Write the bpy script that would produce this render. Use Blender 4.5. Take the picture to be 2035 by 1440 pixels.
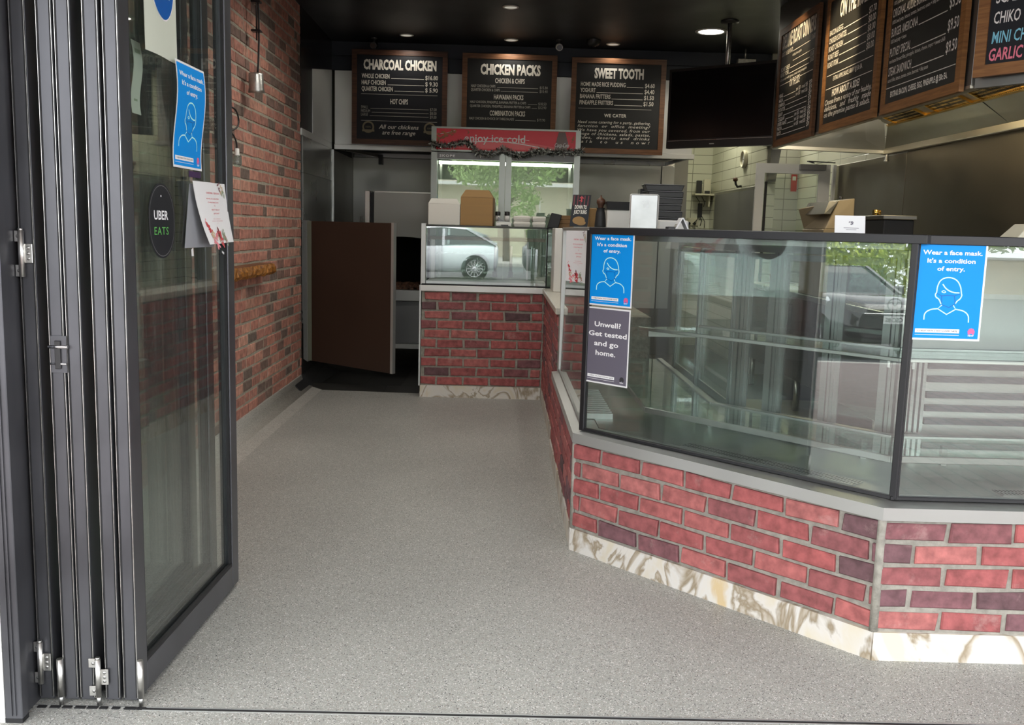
import bpy, bmesh, math, random
from mathutils import Vector, Matrix

# ------------------------------------------------------------------ scene, camera, sky, exposure
for o in list(bpy.data.objects):
    bpy.data.objects.remove(o)
scene = bpy.context.scene
scene.view_settings.view_transform = 'Standard'
scene.view_settings.look = 'None'
scene.view_settings.gamma = 1.0
scene.view_settings.use_curve_mapping = False
scene.view_settings.exposure = 0.0
scene.cycles.use_denoising = True
scene.cycles.transparent_max_bounces = 40
scene.cycles.max_bounces = 14
scene.cycles.diffuse_bounces = 5
scene.cycles.glossy_bounces = 8
scene.cycles.caustics_reflective = False
scene.cycles.caustics_refractive = False
scene.cycles.sample_clamp_indirect = 8.0

EYE = 1.3
cam_data = bpy.data.cameras.new('camera')
cam = bpy.data.objects.new('camera', cam_data)
scene.collection.objects.link(cam)
cam_data.sensor_fit = 'HORIZONTAL'
cam_data.sensor_width = 36.0
cam_data.lens = 1850.0 / 2035.0 * 36.0
cam_data.clip_start = 0.05
cam_data.clip_end = 300
pitch, yaw, roll = math.radians(8.132), math.radians(0.824), math.radians(1.6)
fwd = Vector((math.sin(yaw) * math.cos(pitch), math.cos(yaw) * math.cos(pitch), -math.sin(pitch)))
rgt0 = Vector((math.cos(yaw), -math.sin(yaw), 0))
up0 = rgt0.cross(fwd)
rgt = rgt0 * math.cos(roll) + up0 * math.sin(roll)
upv = -rgt0 * math.sin(roll) + up0 * math.cos(roll)
m = Matrix((rgt, upv, -fwd)).transposed().to_4x4()
m.translation = (0, 0, EYE)
cam.matrix_world = m
scene.camera = cam

world = bpy.data.worlds.new('sky')
scene.world = world
world.use_nodes = True
nt = world.node_tree
nt.nodes.clear()
wo = nt.nodes.new('ShaderNodeOutputWorld')
bg = nt.nodes.new('ShaderNodeBackground')
tc = nt.nodes.new('ShaderNodeTexCoord')
mp = nt.nodes.new('ShaderNodeMapping')
mp.inputs['Scale'].default_value = (1.5, 1.5, 4)
ns = nt.nodes.new('ShaderNodeTexNoise')
ns.inputs['Scale'].default_value = 1.6
ns.inputs['Detail'].default_value = 5
rp = nt.nodes.new('ShaderNodeValToRGB')
rp.color_ramp.elements[0].position = 0.35
rp.color_ramp.elements[0].color = (0.78, 0.84, 0.92, 1)
rp.color_ramp.elements[1].position = 0.65
rp.color_ramp.elements[1].color = (1, 1, 1, 1)
nt.links.new(tc.outputs['Generated'], mp.inputs['Vector'])
nt.links.new(mp.outputs['Vector'], ns.inputs['Vector'])
nt.links.new(ns.outputs['Fac'], rp.inputs['Fac'])
nt.links.new(rp.outputs['Color'], bg.inputs['Color'])
nt.links.new(bg.outputs['Background'], wo.inputs['Surface'])
SKY = 6.0
bg.inputs['Strength'].default_value = SKY

sun_d = bpy.data.lights.new('sun', 'SUN')
sun_d.energy = 4.0
sun_d.angle = math.radians(40)
sun_d.color = (1, 0.97, 0.92)
sun = bpy.data.objects.new('sun', sun_d)
scene.collection.objects.link(sun)
sun.rotation_euler = Vector((0.25, 0.75, -0.9)).to_track_quat('-Z', 'Y').to_euler()

# ------------------------------------------------------------------ materials
def nmat(name):
    mt = bpy.data.materials.new(name)
    mt.use_nodes = True
    t = mt.node_tree
    p = t.nodes['Principled BSDF']
    return mt, t, p

def mat(name, col, rough=0.5, metal=0.0, vary=0.0, vscale=8.0, bump=0.0, bscale=60.0, stretch=None, spec=0.5, emit=None, estr=0.0, coat=0.0):
    mt, t, p = nmat(name)
    p.inputs['Base Color'].default_value = (*col, 1)
    p.inputs['Roughness'].default_value = rough
    p.inputs['Metallic'].default_value = metal
    p.inputs['Specular IOR Level'].default_value = spec
    p.inputs['Coat Weight'].default_value = coat
    if emit:
        p.inputs['Emission Color'].default_value = (*emit, 1)
        p.inputs['Emission Strength'].default_value = estr
    if vary or bump:
        tc = t.nodes.new('ShaderNodeTexCoord')
        mp = t.nodes.new('ShaderNodeMapping')
        if stretch: mp.inputs['Scale'].default_value = stretch
        t.links.new(tc.outputs['Object'], mp.inputs['Vector'])
    if vary:
        n = t.nodes.new('ShaderNodeTexNoise')
        n.inputs['Scale'].default_value = vscale
        n.inputs['Detail'].default_value = 4
        t.links.new(mp.outputs['Vector'], n.inputs['Vector'])
        r = t.nodes.new('ShaderNodeValToRGB')
        r.color_ramp.elements[0].position = 0.3
        r.color_ramp.elements[1].position = 0.7
        lo = tuple(max(0, c * (1 - vary)) for c in col); hi = tuple(min(1, c * (1 + vary)) for c in col)
        r.color_ramp.elements[0].color = (*lo, 1)
        r.color_ramp.elements[1].color = (*hi, 1)
        t.links.new(n.outputs['Fac'], r.inputs['Fac'])
        t.links.new(r.outputs['Color'], p.inputs['Base Color'])
        rr = t.nodes.new('ShaderNodeMapRange')
        rr.inputs['To Min'].default_value = max(0.03, rough * 0.75)
        rr.inputs['To Max'].default_value = min(1, rough * 1.3)
        t.links.new(n.outputs['Fac'], rr.inputs['Value'])
        t.links.new(rr.outputs['Result'], p.inputs['Roughness'])
    if bump:
        b = t.nodes.new('ShaderNodeTexNoise')
        b.inputs['Scale'].default_value = bscale
        b.inputs['Detail'].default_value = 3
        t.links.new(mp.outputs['Vector'], b.inputs['Vector'])
        bn = t.nodes.new('ShaderNodeBump')
        bn.inputs['Strength'].default_value = bump
        bn.inputs['Distance'].default_value = 0.004
        t.links.new(b.outputs['Fac'], bn.inputs['Height'])
        t.links.new(bn.outputs['Normal'], p.inputs['Normal'])
    return mt

def glass_mat(name, tint=(0.93, 0.97, 0.95), f0=0.045, rough=0.0, haze=0.0):
    """thin architectural glass: clear transmission plus Schlick reflection, the same for every ray"""
    mt = bpy.data.materials.new(name); mt.use_nodes = True
    t = mt.node_tree; t.nodes.clear()
    out = t.nodes.new('ShaderNodeOutputMaterial')
    geo = t.nodes.new('ShaderNodeNewGeometry')
    dot = t.nodes.new('ShaderNodeVectorMath'); dot.operation = 'DOT_PRODUCT'
    t.links.new(geo.outputs['Incoming'], dot.inputs[0]); t.links.new(geo.outputs['Normal'], dot.inputs[1])
    ab = t.nodes.new('ShaderNodeMath'); ab.operation = 'ABSOLUTE'
    t.links.new(dot.outputs['Value'], ab.inputs[0])
    inv = t.nodes.new('ShaderNodeMath'); inv.operation = 'SUBTRACT'; inv.inputs[0].default_value = 1.0
    t.links.new(ab.outputs[0], inv.inputs[1])
    pw = t.nodes.new('ShaderNodeMath'); pw.operation = 'POWER'; pw.inputs[1].default_value = 5.0
    t.links.new(inv.outputs[0], pw.inputs[0])
    ma = t.nodes.new('ShaderNodeMath'); ma.operation = 'MULTIPLY_ADD'
    ma.inputs[1].default_value = 1 - f0; ma.inputs[2].default_value = f0
    t.links.new(pw.outputs[0], ma.inputs[0])
    tr = t.nodes.new('ShaderNodeBsdfTransparent'); tr.inputs['Color'].default_value = (*tint, 1)
    gl = t.nodes.new('ShaderNodeBsdfAnisotropic'); gl.inputs['Roughness'].default_value = rough
    gl.inputs['Color'].default_value = (1, 1, 1, 1)
    mx = t.nodes.new('ShaderNodeMixShader')
    t.links.new(ma.outputs[0], mx.inputs['Fac']); t.links.new(tr.outputs[0], mx.inputs[1]); t.links.new(gl.outputs[0], mx.inputs[2])
    last = mx
    if haze:
        df = t.nodes.new('ShaderNodeBsdfDiffuse'); df.inputs['Color'].default_value = (0.7, 0.75, 0.74, 1)
        m2 = t.nodes.new('ShaderNodeMixShader')
        tc = t.nodes.new('ShaderNodeTexCoord'); mp = t.nodes.new('ShaderNodeMapping'); mp.inputs['Scale'].default_value = (14, 14, 1.2)
        n = t.nodes.new('ShaderNodeTexNoise'); n.inputs['Scale'].default_value = 1.5; n.inputs['Detail'].default_value = 5
        t.links.new(tc.outputs['Object'], mp.inputs['Vector']); t.links.new(mp.outputs['Vector'], n.inputs['Vector'])
        mr = t.nodes.new('ShaderNodeMapRange'); mr.inputs['From Min'].default_value = 0.4; mr.inputs['From Max'].default_value = 0.75
        mr.inputs['To Min'].default_value = haze * 0.3; mr.inputs['To Max'].default_value = haze
        t.links.new(n.outputs['Fac'], mr.inputs['Value']); t.links.new(mr.outputs['Result'], m2.inputs['Fac'])
        t.links.new(mx.outputs[0], m2.inputs[1]); t.links.new(df.outputs[0], m2.inputs[2]); last = m2
    t.links.new(last.outputs[0], out.inputs['Surface'])
    return mt

def brick_mat(name, stops, mott=0.32):
    mt, t, p = nmat(name)
    at = t.nodes.new('ShaderNodeAttribute'); at.attribute_name = 'tone'
    r = t.nodes.new('ShaderNodeValToRGB')
    r.color_ramp.interpolation = 'LINEAR'
    e = r.color_ramp.elements
    e[0].position, e[0].color = stops[0][0], (*stops[0][1], 1)
    e[1].position, e[1].color = stops[-1][0], (*stops[-1][1], 1)
    for pos, c in stops[1:-1]:
        k = e.new(pos); k.color = (*c, 1)
    t.links.new(at.outputs['Fac'], r.inputs['Fac'])
    tc = t.nodes.new('ShaderNodeTexCoord')
    n = t.nodes.new('ShaderNodeTexNoise'); n.inputs['Scale'].default_value = 28; n.inputs['Detail'].default_value = 6
    t.links.new(tc.outputs['Object'], n.inputs['Vector'])
    mr = t.nodes.new('ShaderNodeMapRange'); mr.inputs['From Min'].default_value = 0.3; mr.inputs['From Max'].default_value = 0.7
    mr.inputs['To Min'].default_value = 1 - mott; mr.inputs['To Max'].default_value = 1 + mott
    t.links.new(n.outputs['Fac'], mr.inputs['Value'])
    mu = t.nodes.new('ShaderNodeVectorMath'); mu.operation = 'SCALE'
    t.links.new(r.outputs['Color'], mu.inputs[0]); t.links.new(mr.outputs['Result'], mu.inputs['Scale'])
    # pale mortar smears
    n3 = t.nodes.new('ShaderNodeTexNoise'); n3.inputs['Scale'].default_value = 9; n3.inputs['Detail'].default_value = 9; n3.inputs['Roughness'].default_value = 0.7
    t.links.new(tc.outputs['Object'], n3.inputs['Vector'])
    m3 = t.nodes.new('ShaderNodeMapRange'); m3.inputs['From Min'].default_value = 0.58; m3.inputs['From Max'].default_value = 0.75; m3.inputs['To Max'].default_value = 0.45
    t.links.new(n3.outputs['Fac'], m3.inputs['Value'])
    mixc = t.nodes.new('ShaderNodeMix'); mixc.data_type = 'RGBA'
    mixc.inputs['B'].default_value = (0.5, 0.36, 0.33, 1)
    t.links.new(m3.outputs['Result'], mixc.inputs['Factor']); t.links.new(mu.outputs['Vector'], mixc.inputs['A'])
    t.links.new(mixc.outputs['Result'], p.inputs['Base Color'])
    p.inputs['Roughness'].default_value = 0.85
    n2 = t.nodes.new('ShaderNodeTexNoise'); n2.inputs['Scale'].default_value = 90; n2.inputs['Detail'].default_value = 4
    t.links.new(tc.outputs['Object'], n2.inputs['Vector'])
    b = t.nodes.new('ShaderNodeBump'); b.inputs['Strength'].default_value = 0.5; b.inputs['Distance'].default_value = 0.003
    t.links.new(n2.outputs['Fac'], b.inputs['Height']); t.links.new(b.outputs['Normal'], p.inputs['Normal'])
    return mt

def terrazzo_mat(name, base=(0.368, 0.372, 0.345)):
    mt, t, p = nmat(name)
    tc = t.nodes.new('ShaderNodeTexCoord')
    col = None
    def mixin(prev, fac, c):
        mx = t.nodes.new('ShaderNodeMix'); mx.data_type = 'RGBA'
        if prev is None: mx.inputs['A'].default_value = (*base, 1)
        else: t.links.new(prev, mx.inputs['A'])
        mx.inputs['B'].default_value = (*c, 1)
        t.links.new(fac, mx.inputs['Factor'])
        return mx.outputs['Result']
    n0 = t.nodes.new('ShaderNodeTexNoise'); n0.inputs['Scale'].default_value = 160; n0.inputs['Detail'].default_value = 3
    t.links.new(tc.outputs['Object'], n0.inputs['Vector'])
    r0 = t.nodes.new('ShaderNodeMapRange'); r0.inputs['From Min'].default_value = 0.42; r0.inputs['From Max'].default_value = 0.58; r0.inputs['To Max'].default_value = 0.65
    t.links.new(n0.outputs['Fac'], r0.inputs['Value'])
    col = mixin(None, r0.outputs['Result'], (0.268, 0.270, 0.248))
    for sc, th, c in ((230, 0.13, (0.035, 0.035, 0.04)), (190, 0.14, (0.64, 0.63, 0.61)), (260, 0.13, (0.26, 0.215, 0.18)), (320, 0.2, (0.62, 0.6, 0.56))):
        v = t.nodes.new('ShaderNodeTexVoronoi'); v.inputs['Scale'].default_value = sc
        mp = t.nodes.new('ShaderNodeMapping'); mp.inputs['Location'].default_value = (sc * 0.37, sc * 0.11, 0.2)
        t.links.new(tc.outputs['Object'], mp.inputs['Vector']); t.links.new(mp.outputs['Vector'], v.inputs['Vector'])
        # only some of the cells carry a chip of this colour
        sp = t.nodes.new('ShaderNodeSeparateColor'); t.links.new(v.outputs['Color'], sp.inputs['Color'])
        lt = t.nodes.new('ShaderNodeMath'); lt.operation = 'LESS_THAN'; lt.inputs[1].default_value = th
        t.links.new(sp.outputs['Red'], lt.inputs[0])
        ds = t.nodes.new('ShaderNodeMath'); ds.operation = 'LESS_THAN'; ds.inputs[1].default_value = 0.42
        t.links.new(v.outputs['Distance'], ds.inputs[0])
        mul = t.nodes.new('ShaderNodeMath'); mul.operation = 'MULTIPLY'
        t.links.new(lt.outputs[0], mul.inputs[0]); t.links.new(ds.outputs[0], mul.inputs[1])
        col = mixin(col, mul.outputs[0], c)
    # worn and stained patches
    n1 = t.nodes.new('ShaderNodeTexNoise'); n1.inputs['Scale'].default_value = 1.3; n1.inputs['Detail'].default_value = 5
    t.links.new(tc.outputs['Object'], n1.inputs['Vector'])
    mr = t.nodes.new('ShaderNodeMapRange'); mr.inputs['From Min'].default_value = 0.35; mr.inputs['From Max'].default_value = 0.7; mr.inputs['To Min'].default_value = 1.05; mr.inputs['To Max'].default_value = 0.9
    t.links.new(n1.outputs['Fac'], mr.inputs['Value'])
    mu = t.nodes.new('ShaderNodeVectorMath'); mu.operation = 'SCALE'
    t.links.new(col, mu.inputs[0]); t.links.new(mr.outputs['Result'], mu.inputs['Scale'])
    t.links.new(mu.outputs['Vector'], p.inputs['Base Color'])
    p.inputs['Roughness'].default_value = 0.45
    p.inputs['Specular IOR Level'].default_value = 0.35
    b = t.nodes.new('ShaderNodeBump'); b.inputs['Strength'].default_value = 0.12; b.inputs['Distance'].default_value = 0.002
    t.links.new(n0.outputs['Fac'], b.inputs['Height']); t.links.new(b.outputs['Normal'], p.inputs['Normal'])
    return mt

def marble_mat(name):
    mt, t, p = nmat(name)
    tc = t.nodes.new('ShaderNodeTexCoord')
    mp = t.nodes.new('ShaderNodeMapping'); mp.inputs['Scale'].default_value = (1.6, 1.6, 1.1); mp.inputs['Rotation'].default_value = (0.5, 0.7, 0.4)
    t.links.new(tc.outputs['Object'], mp.inputs['Vector'])
    n = t.nodes.new('ShaderNodeTexNoise'); n.inputs['Scale'].default_value = 2.6; n.inputs['Detail'].default_value = 5; n.inputs['Distortion'].default_value = 1.3
    t.links.new(mp.outputs['Vector'], n.inputs['Vector'])
    r = t.nodes.new('ShaderNodeValToRGB'); e = r.color_ramp.elements
    e[0].position = 0.36; e[0].color = (0.64, 0.58, 0.46, 1)
    e[1].position = 0.7; e[1].color = (0.62, 0.48, 0.28, 1)
    for ps, c in ((0.45, (0.66, 0.63, 0.58)), (0.485, (0.30, 0.24, 0.16)), (0.51, (0.46, 0.40, 0.32)), (0.55, (0.66, 0.64, 0.60)), (0.62, (0.67, 0.63, 0.56))):
        k = e.new(ps); k.color = (*c, 1)
    t.links.new(n.outputs['Fac'], r.inputs['Fac'])
    t.links.new(r.outputs['Color'], p.inputs['Base Color'])
    p.inputs['Roughness'].default_value = 0.3
    return mt

def steel_mat(name, col=(0.56, 0.56, 0.54), rough=0.28, stretch=(25, 25, 0.4)):
    mt, t, p = nmat(name)
    p.inputs['Metallic'].default_value = 1.0
    p.inputs['Base Color'].default_value = (*col, 1)
    tc = t.nodes.new('ShaderNodeTexCoord')
    n2 = t.nodes.new('ShaderNodeTexNoise'); n2.inputs['Scale'].default_value = 2.5; n2.inputs['Detail'].default_value = 3
    t.links.new(tc.outputs['Object'], n2.inputs['Vector'])
    mr = t.nodes.new('ShaderNodeMapRange'); mr.inputs['From Min'].default_value = 0.3; mr.inputs['From Max'].default_value = 0.7
    mr.inputs['To Min'].default_value = rough * 0.88; mr.inputs['To Max'].default_value = rough * 1.15
    t.links.new(n2.outputs['Fac'], mr.inputs['Value']); t.links.new(mr.outputs['Result'], p.inputs['Roughness'])
    p.inputs['Anisotropic'].default_value = 0.4
    return mt

def grid_mat(name, col, line, size, lw=0.006, rough=0.3, bond=0.5, axes='xz', vary=0.08, col2=None):
    """tiles or pavers laid in courses, from object coordinates"""
    mt, t, p = nmat(name)
    tc = t.nodes.new('ShaderNodeTexCoord')
    sp = t.nodes.new('ShaderNodeSeparateXYZ'); t.links.new(tc.outputs['Object'], sp.inputs[0])
    cb = t.nodes.new('ShaderNodeCombineXYZ')
    t.links.new(sp.outputs[axes[0].upper()], cb.inputs['X']); t.links.new(sp.outputs[axes[1].upper()], cb.inputs['Y'])
    br = t.nodes.new('ShaderNodeTexBrick')
    br.offset = bond
    br.inputs['Scale'].default_value = 1.0
    br.inputs['Brick Width'].default_value = size[0]; br.inputs['Row Height'].default_value = size[1]
    br.inputs['Mortar Size'].default_value = lw; br.inputs['Mortar Smooth'].default_value = 0.2
    br.inputs['Color1'].default_value = (*col, 1)
    c2 = col2 or tuple(min(1, c * (1 + vary)) for c in col)
    br.inputs['Color2'].default_value = (*c2, 1)
    br.inputs['Mortar'].default_value = (*line, 1)
    t.links.new(cb.outputs[0], br.inputs['Vector'])
    t.links.new(br.outputs['Color'], p.inputs['Base Color'])
    b = t.nodes.new('ShaderNodeBump'); b.inputs['Strength'].default_value = 0.4; b.inputs['Distance'].default_value = 0.003; b.invert = True
    t.links.new(br.outputs['Fac'], b.inputs['Height']); t.links.new(b.outputs['Normal'], p.inputs['Normal'])
    p.inputs['Roughness'].default_value = rough
    return mt

def wood_mat(name, a, b_, scale=(2, 2, 30), rough=0.45):
    mt, t, p = nmat(name)
    tc = t.nodes.new('ShaderNodeTexCoord'); mp = t.nodes.new('ShaderNodeMapping'); mp.inputs['Scale'].default_value = scale
    t.links.new(tc.outputs['Object'], mp.inputs['Vector'])
    n = t.nodes.new('ShaderNodeTexNoise'); n.inputs['Scale'].default_value = 3; n.inputs['Detail'].default_value = 8; n.inputs['Distortion'].default_value = 0.6
    t.links.new(mp.outputs['Vector'], n.inputs['Vector'])
    r = t.nodes.new('ShaderNodeValToRGB')
    r.color_ramp.elements[0].position = 0.32; r.color_ramp.elements[1].position = 0.68
    r.color_ramp.elements[0].color = (*a, 1); r.color_ramp.elements[1].color = (*b_, 1)
    t.links.new(n.outputs['Fac'], r.inputs['Fac']); t.links.new(r.outputs['Color'], p.inputs['Base Color'])
    p.inputs['Roughness'].default_value = rough
    return mt

M = {}
M['brick_red'] = brick_mat('red_brick', [(0, (0.10, 0.055, 0.06)), (0.12, (0.17, 0.078, 0.088)), (0.3, (0.26, 0.078, 0.078)), (0.7, (0.335, 0.088, 0.085)), (1, (0.38, 0.13, 0.12))])
M['brick_brown'] = brick_mat('brown_brick', [(0, (0.14, 0.105, 0.085)), (0.18, (0.20, 0.12, 0.095)), (0.32, (0.36, 0.165, 0.125)), (0.75, (0.44, 0.19, 0.14)), (1, (0.50, 0.26, 0.19))])
M['mortar'] = mat('grey_mortar', (0.29, 0.275, 0.235), 0.95, vary=0.22, vscale=40, bump=0.6, bscale=120)
M['mortar_dark'] = mat('olive_mortar', (0.37, 0.33, 0.26), 0.95, vary=0.22, vscale=40, bump=0.6, bscale=120)
M['terrazzo'] = terrazzo_mat('terrazzo')
M['cove'] = terrazzo_mat('lightened_terrazzo', (0.49, 0.48, 0.44))  # terrazzo copy, lightened in colour to offset weak light on the cove
M['marble'] = marble_mat('veined_marble')
M['steel'] = steel_mat('brushed_steel')
M['steel_soft'] = steel_mat('soft_steel', (0.50, 0.50, 0.48), 0.5)
M['louvre'] = mat('dark_louvre', (0.05, 0.055, 0.065), 0.4)
M['steel_dull'] = steel_mat('dull_steel', (0.40, 0.40, 0.385), 0.42)
M['steel_brown'] = steel_mat('brown_steel', (0.20, 0.175, 0.14), 0.36)
M['steel_slope'] = steel_mat('greasy_steel', (0.24, 0.22, 0.17), 0.42)
M['steel_dark'] = steel_mat('dark_steel', (0.22, 0.215, 0.2), 0.4)
M['steel_warm'] = steel_mat('hood_steel', (0.50, 0.47, 0.40), 0.38)
M['steel_white'] = steel_mat('pale_steel', (0.72, 0.72, 0.70), 0.5)
M['zinc'] = mat('satin_metal', (0.62, 0.61, 0.58), 0.35, 1.0, vary=0.15, vscale=60)
M['napkin_steel'] = mat('worn_chrome', (0.42, 0.43, 0.43), 0.28, 1.0, vary=0.2, vscale=6)
M['chrome'] = mat('chrome', (0.8, 0.8, 0.8), 0.12, 1.0)
M['alu'] = mat('natural_aluminium', (0.52, 0.53, 0.52), 0.36, 0.7, vary=0.06, vscale=30, stretch=(1, 1, 0.1))
M['alu_grey'] = mat('grey_aluminium', (0.30, 0.31, 0.30), 0.3, 0.8)
M['black_trim'] = mat('black_trim', (0.012, 0.012, 0.014), 0.4)
M['black_alu'] = mat('black_powder_coat', (0.088, 0.089, 0.098), 0.36, 0.55, vary=0.25, vscale=7, stretch=(1, 1, 0.5), spec=0.6)
M['bronze_alu'] = mat('brown_anodised', (0.05, 0.038, 0.028), 0.4, 0.2)
M['rubber'] = mat('black_rubber', (0.008, 0.008, 0.009), 0.7)
M['black_gloss'] = mat('black_gloss', (0.012, 0.012, 0.013), 0.18)
M['black_matte'] = mat('black_matte', (0.012, 0.012, 0.013), 0.6)
M['black_plastic'] = mat('black_plastic', (0.016, 0.016, 0.017), 0.35)
M['screen'] = mat('dark_screen', (0.004, 0.004, 0.005), 0.12, spec=0.4)
M['ceiling'] = mat('black_ceiling_paint', (0.012, 0.012, 0.013), 0.42, vary=0.1, vscale=2)
M['navy'] = mat('navy_boards', (0.024, 0.029, 0.042), 0.5)
M['board'] = mat('menu_black', (0.014, 0.015, 0.019), 0.5, spec=0.3)
M['board_warm'] = mat('menu_charcoal', (0.022, 0.022, 0.022), 0.5, spec=0.3)
M['board_side'] = mat('menu_satin', (0.026, 0.025, 0.022), 0.42, spec=0.5)
M['lettering'] = mat('cream_print', (0.78, 0.74, 0.66), 0.6)
M['white_print'] = mat('white_print', (0.86, 0.86, 0.86), 0.6)
M['grey_print'] = mat('grey_print', (0.42, 0.40, 0.36), 0.6)
M['gold_print'] = mat('gold_print', (0.22, 0.18, 0.11), 0.5)
M['chalk_white'] = mat('white_chalk', (0.85, 0.82, 0.78), 0.8)
M['chalk_blue'] = mat('blue_chalk', (0.25, 0.62, 0.78), 0.8)
M['chalk_pink'] = mat('pink_chalk', (0.85, 0.22, 0.30), 0.8)
M['wood_dark'] = wood_mat('dark_timber', (0.045, 0.018, 0.010), (0.11, 0.045, 0.022))
M['wood_mid'] = wood_mat('brown_timber', (0.10, 0.042, 0.018), (0.20, 0.09, 0.038))
M['wood_warm'] = wood_mat('honey_timber', (0.19, 0.08, 0.025), (0.34, 0.155, 0.05))
M['wood_slab'] = wood_mat('bark_edge', (0.10, 0.03, 0.008), (0.46, 0.19, 0.035), (14, 14, 24), 0.35)
M['blue'] = mat('poster_blue', (0.0, 0.27, 0.76), 0.5, spec=0.25)
M['blue_dark'] = mat('poster_dark_blue', (0.0, 0.10, 0.42), 0.35)
M['teal_line'] = mat('poster_pale_cyan', (0.50, 0.92, 0.92), 0.4)
M['pink'] = mat('poster_pink', (0.72, 0.12, 0.30), 0.4)
M['grey_poster'] = mat('poster_grey', (0.135, 0.125, 0.16), 0.4)
M['paper'] = mat('white_paper', (0.80, 0.80, 0.80), 0.5)
M['paper_cream'] = mat('cream_paper', (0.62, 0.66, 0.55), 0.5)
M['shadow_grey'] = mat('flyer_shadow_grey', (0.30, 0.31, 0.33), 0.6)
M['red_ink'] = mat('red_ink', (0.55, 0.05, 0.06), 0.5)
M['rose_ink'] = mat('rose_ink', (0.75, 0.25, 0.28), 0.5)
M['plum_ink'] = mat('plum_ink', (0.14, 0.02, 0.03), 0.5)
M['sage_ink'] = mat('sage_ink', (0.30, 0.36, 0.24), 0.5)
M['tan_ink'] = mat('tan_ink', (0.62, 0.48, 0.30), 0.5)
M['violet_ink'] = mat('violet_ink', (0.05, 0.02, 0.08), 0.5)
M['green_ink'] = mat('green_ink', (0.12, 0.45, 0.10), 0.5)
M['dark_ink'] = mat('dark_ink', (0.03, 0.03, 0.035), 0.5)
M['glass'] = glass_mat('clear_glass', f0=0.05)
M['glass_door'] = glass_mat('door_glass', (0.93, 0.965, 0.95), 0.05, haze=0.014)
M['glass_case'] = glass_mat('case_glass', (0.93, 0.97, 0.95), 0.085, haze=0.02)
M['glass_back_case'] = glass_mat('back_case_glass', (0.95, 0.97, 0.96), 0.10, haze=0.02)
M['glass_fridge'] = glass_mat('fridge_glass', (0.85, 0.92, 0.88), 0.14)
M['glass_shelf'] = glass_mat('shelf_glass', (0.80, 0.90, 0.86), 0.06, haze=0.12)
M['glass_edge'] = mat('green_glass_edge', (0.10, 0.22, 0.18), 0.2)
M['brown_panel'] = mat('brown_laminate', (0.036, 0.019, 0.012), 0.42, vary=0.1, vscale=3)
M['green_panel'] = mat('sage_edge', (0.16, 0.17, 0.13), 0.5)
M['quartz'] = mat('pale_quartz', (0.58, 0.55, 0.48), 0.35, vary=0.12, vscale=70)
M['white_plastic'] = mat('white_plastic', (0.74, 0.73, 0.69), 0.4)
M['cream_plastic'] = mat('cream_plastic', (0.55, 0.52, 0.40), 0.45)
M['white_card'] = mat('white_card', (0.68, 0.66, 0.60), 0.7)
M['cardboard'] = mat('brown_cardboard', (0.33, 0.195, 0.075), 0.75, vary=0.06, vscale=2, stretch=(1, 1, 40))
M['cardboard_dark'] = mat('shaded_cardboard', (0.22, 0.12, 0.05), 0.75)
M['dark_tile'] = grid_mat('charcoal_floor_tile', (0.022, 0.021, 0.019), (0.012, 0.011, 0.010), (0.3, 0.3), 0.004, 0.5, 0.0, 'xy')
M['kitchen_floor'] = mat('olive_vinyl', (0.15, 0.135, 0.085), 0.45, vary=0.15, vscale=5)
M['tile_wall'] = grid_mat('cream_wall_tile', (0.56, 0.56, 0.46), (0.22, 0.22, 0.17), (0.30, 0.105), 0.004, 0.22, 0.0, 'xz', 0.06)
M['tile_wall_y'] = grid_mat('cream_wall_tile_side', (0.56, 0.56, 0.46), (0.22, 0.22, 0.17), (0.60, 0.105), 0.004, 0.22, 0.0, 'yz', 0.06)
M['tile_white'] = grid_mat('white_wall_tile', (0.66, 0.65, 0.62), (0.3, 0.3, 0.28), (0.30, 0.105), 0.004, 0.22, 0.0, 'xz', 0.04)
M['tile_pier'] = grid_mat('black_pier_tile', (0.018, 0.015, 0.014), (0.45, 0.43, 0.40), (0.3, 0.15), 0.006, 0.25, 0.0, 'xz')
M['white_paint'] = mat('white_paint', (0.68, 0.68, 0.66), 0.5)
M['render_wall'] = mat('grey_render', (0.35, 0.34, 0.32), 0.85, vary=0.1, vscale=6)
M['paver'] = grid_mat('mauve_paver', (0.23, 0.165, 0.155), (0.10, 0.09, 0.085), (0.23, 0.115), 0.008, 0.8, 0.5, 'yx', 0.3, (0.28, 0.22, 0.21))
M['asphalt'] = mat('asphalt', (0.085, 0.085, 0.09), 0.85, vary=0.2, vscale=30)
M['concrete'] = mat('concrete', (0.42, 0.40, 0.36), 0.85, vary=0.15, vscale=9)
M['charcoal_soot'] = mat('soot', (0.010, 0.009, 0.008), 0.9)
M['ember'] = mat('ash_and_charcoal', (0.10, 0.045, 0.025), 0.9, vary=0.8, vscale=40)
M['red'] = mat('red_enamel', (0.50, 0.012, 0.012), 0.3)
M['coke_red'] = mat('glowing_header_red', (0.52, 0.010, 0.028), 0.3, emit=(0.55, 0.010, 0.03), estr=0.10)  # faint red glow added to brighten the header at the dim back
M['coke_light'] = mat('glowing_header_rose', (0.60, 0.09, 0.10), 0.3, emit=(0.60, 0.09, 0.10), estr=0.08)  # same added glow for the rose print
M['amber'] = mat('cola_amber', (0.36, 0.10, 0.02), 0.3, vary=0.6, vscale=14)
M['cola_brown'] = mat('bottle_brown', (0.10, 0.02, 0.012), 0.2)
M['tinsel'] = mat('silver_tinsel', (0.5, 0.51, 0.48), 0.3, 0.6)
M['tinsel_dark'] = mat('dark_tinsel', (0.09, 0.10, 0.09), 0.3, 0.8)
M['fridge_grey'] = mat('fridge_grey', (0.18, 0.18, 0.185), 0.4, 0.3)
M['fridge_inside'] = mat('fridge_lining', (0.50, 0.52, 0.47), 0.4)
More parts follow.
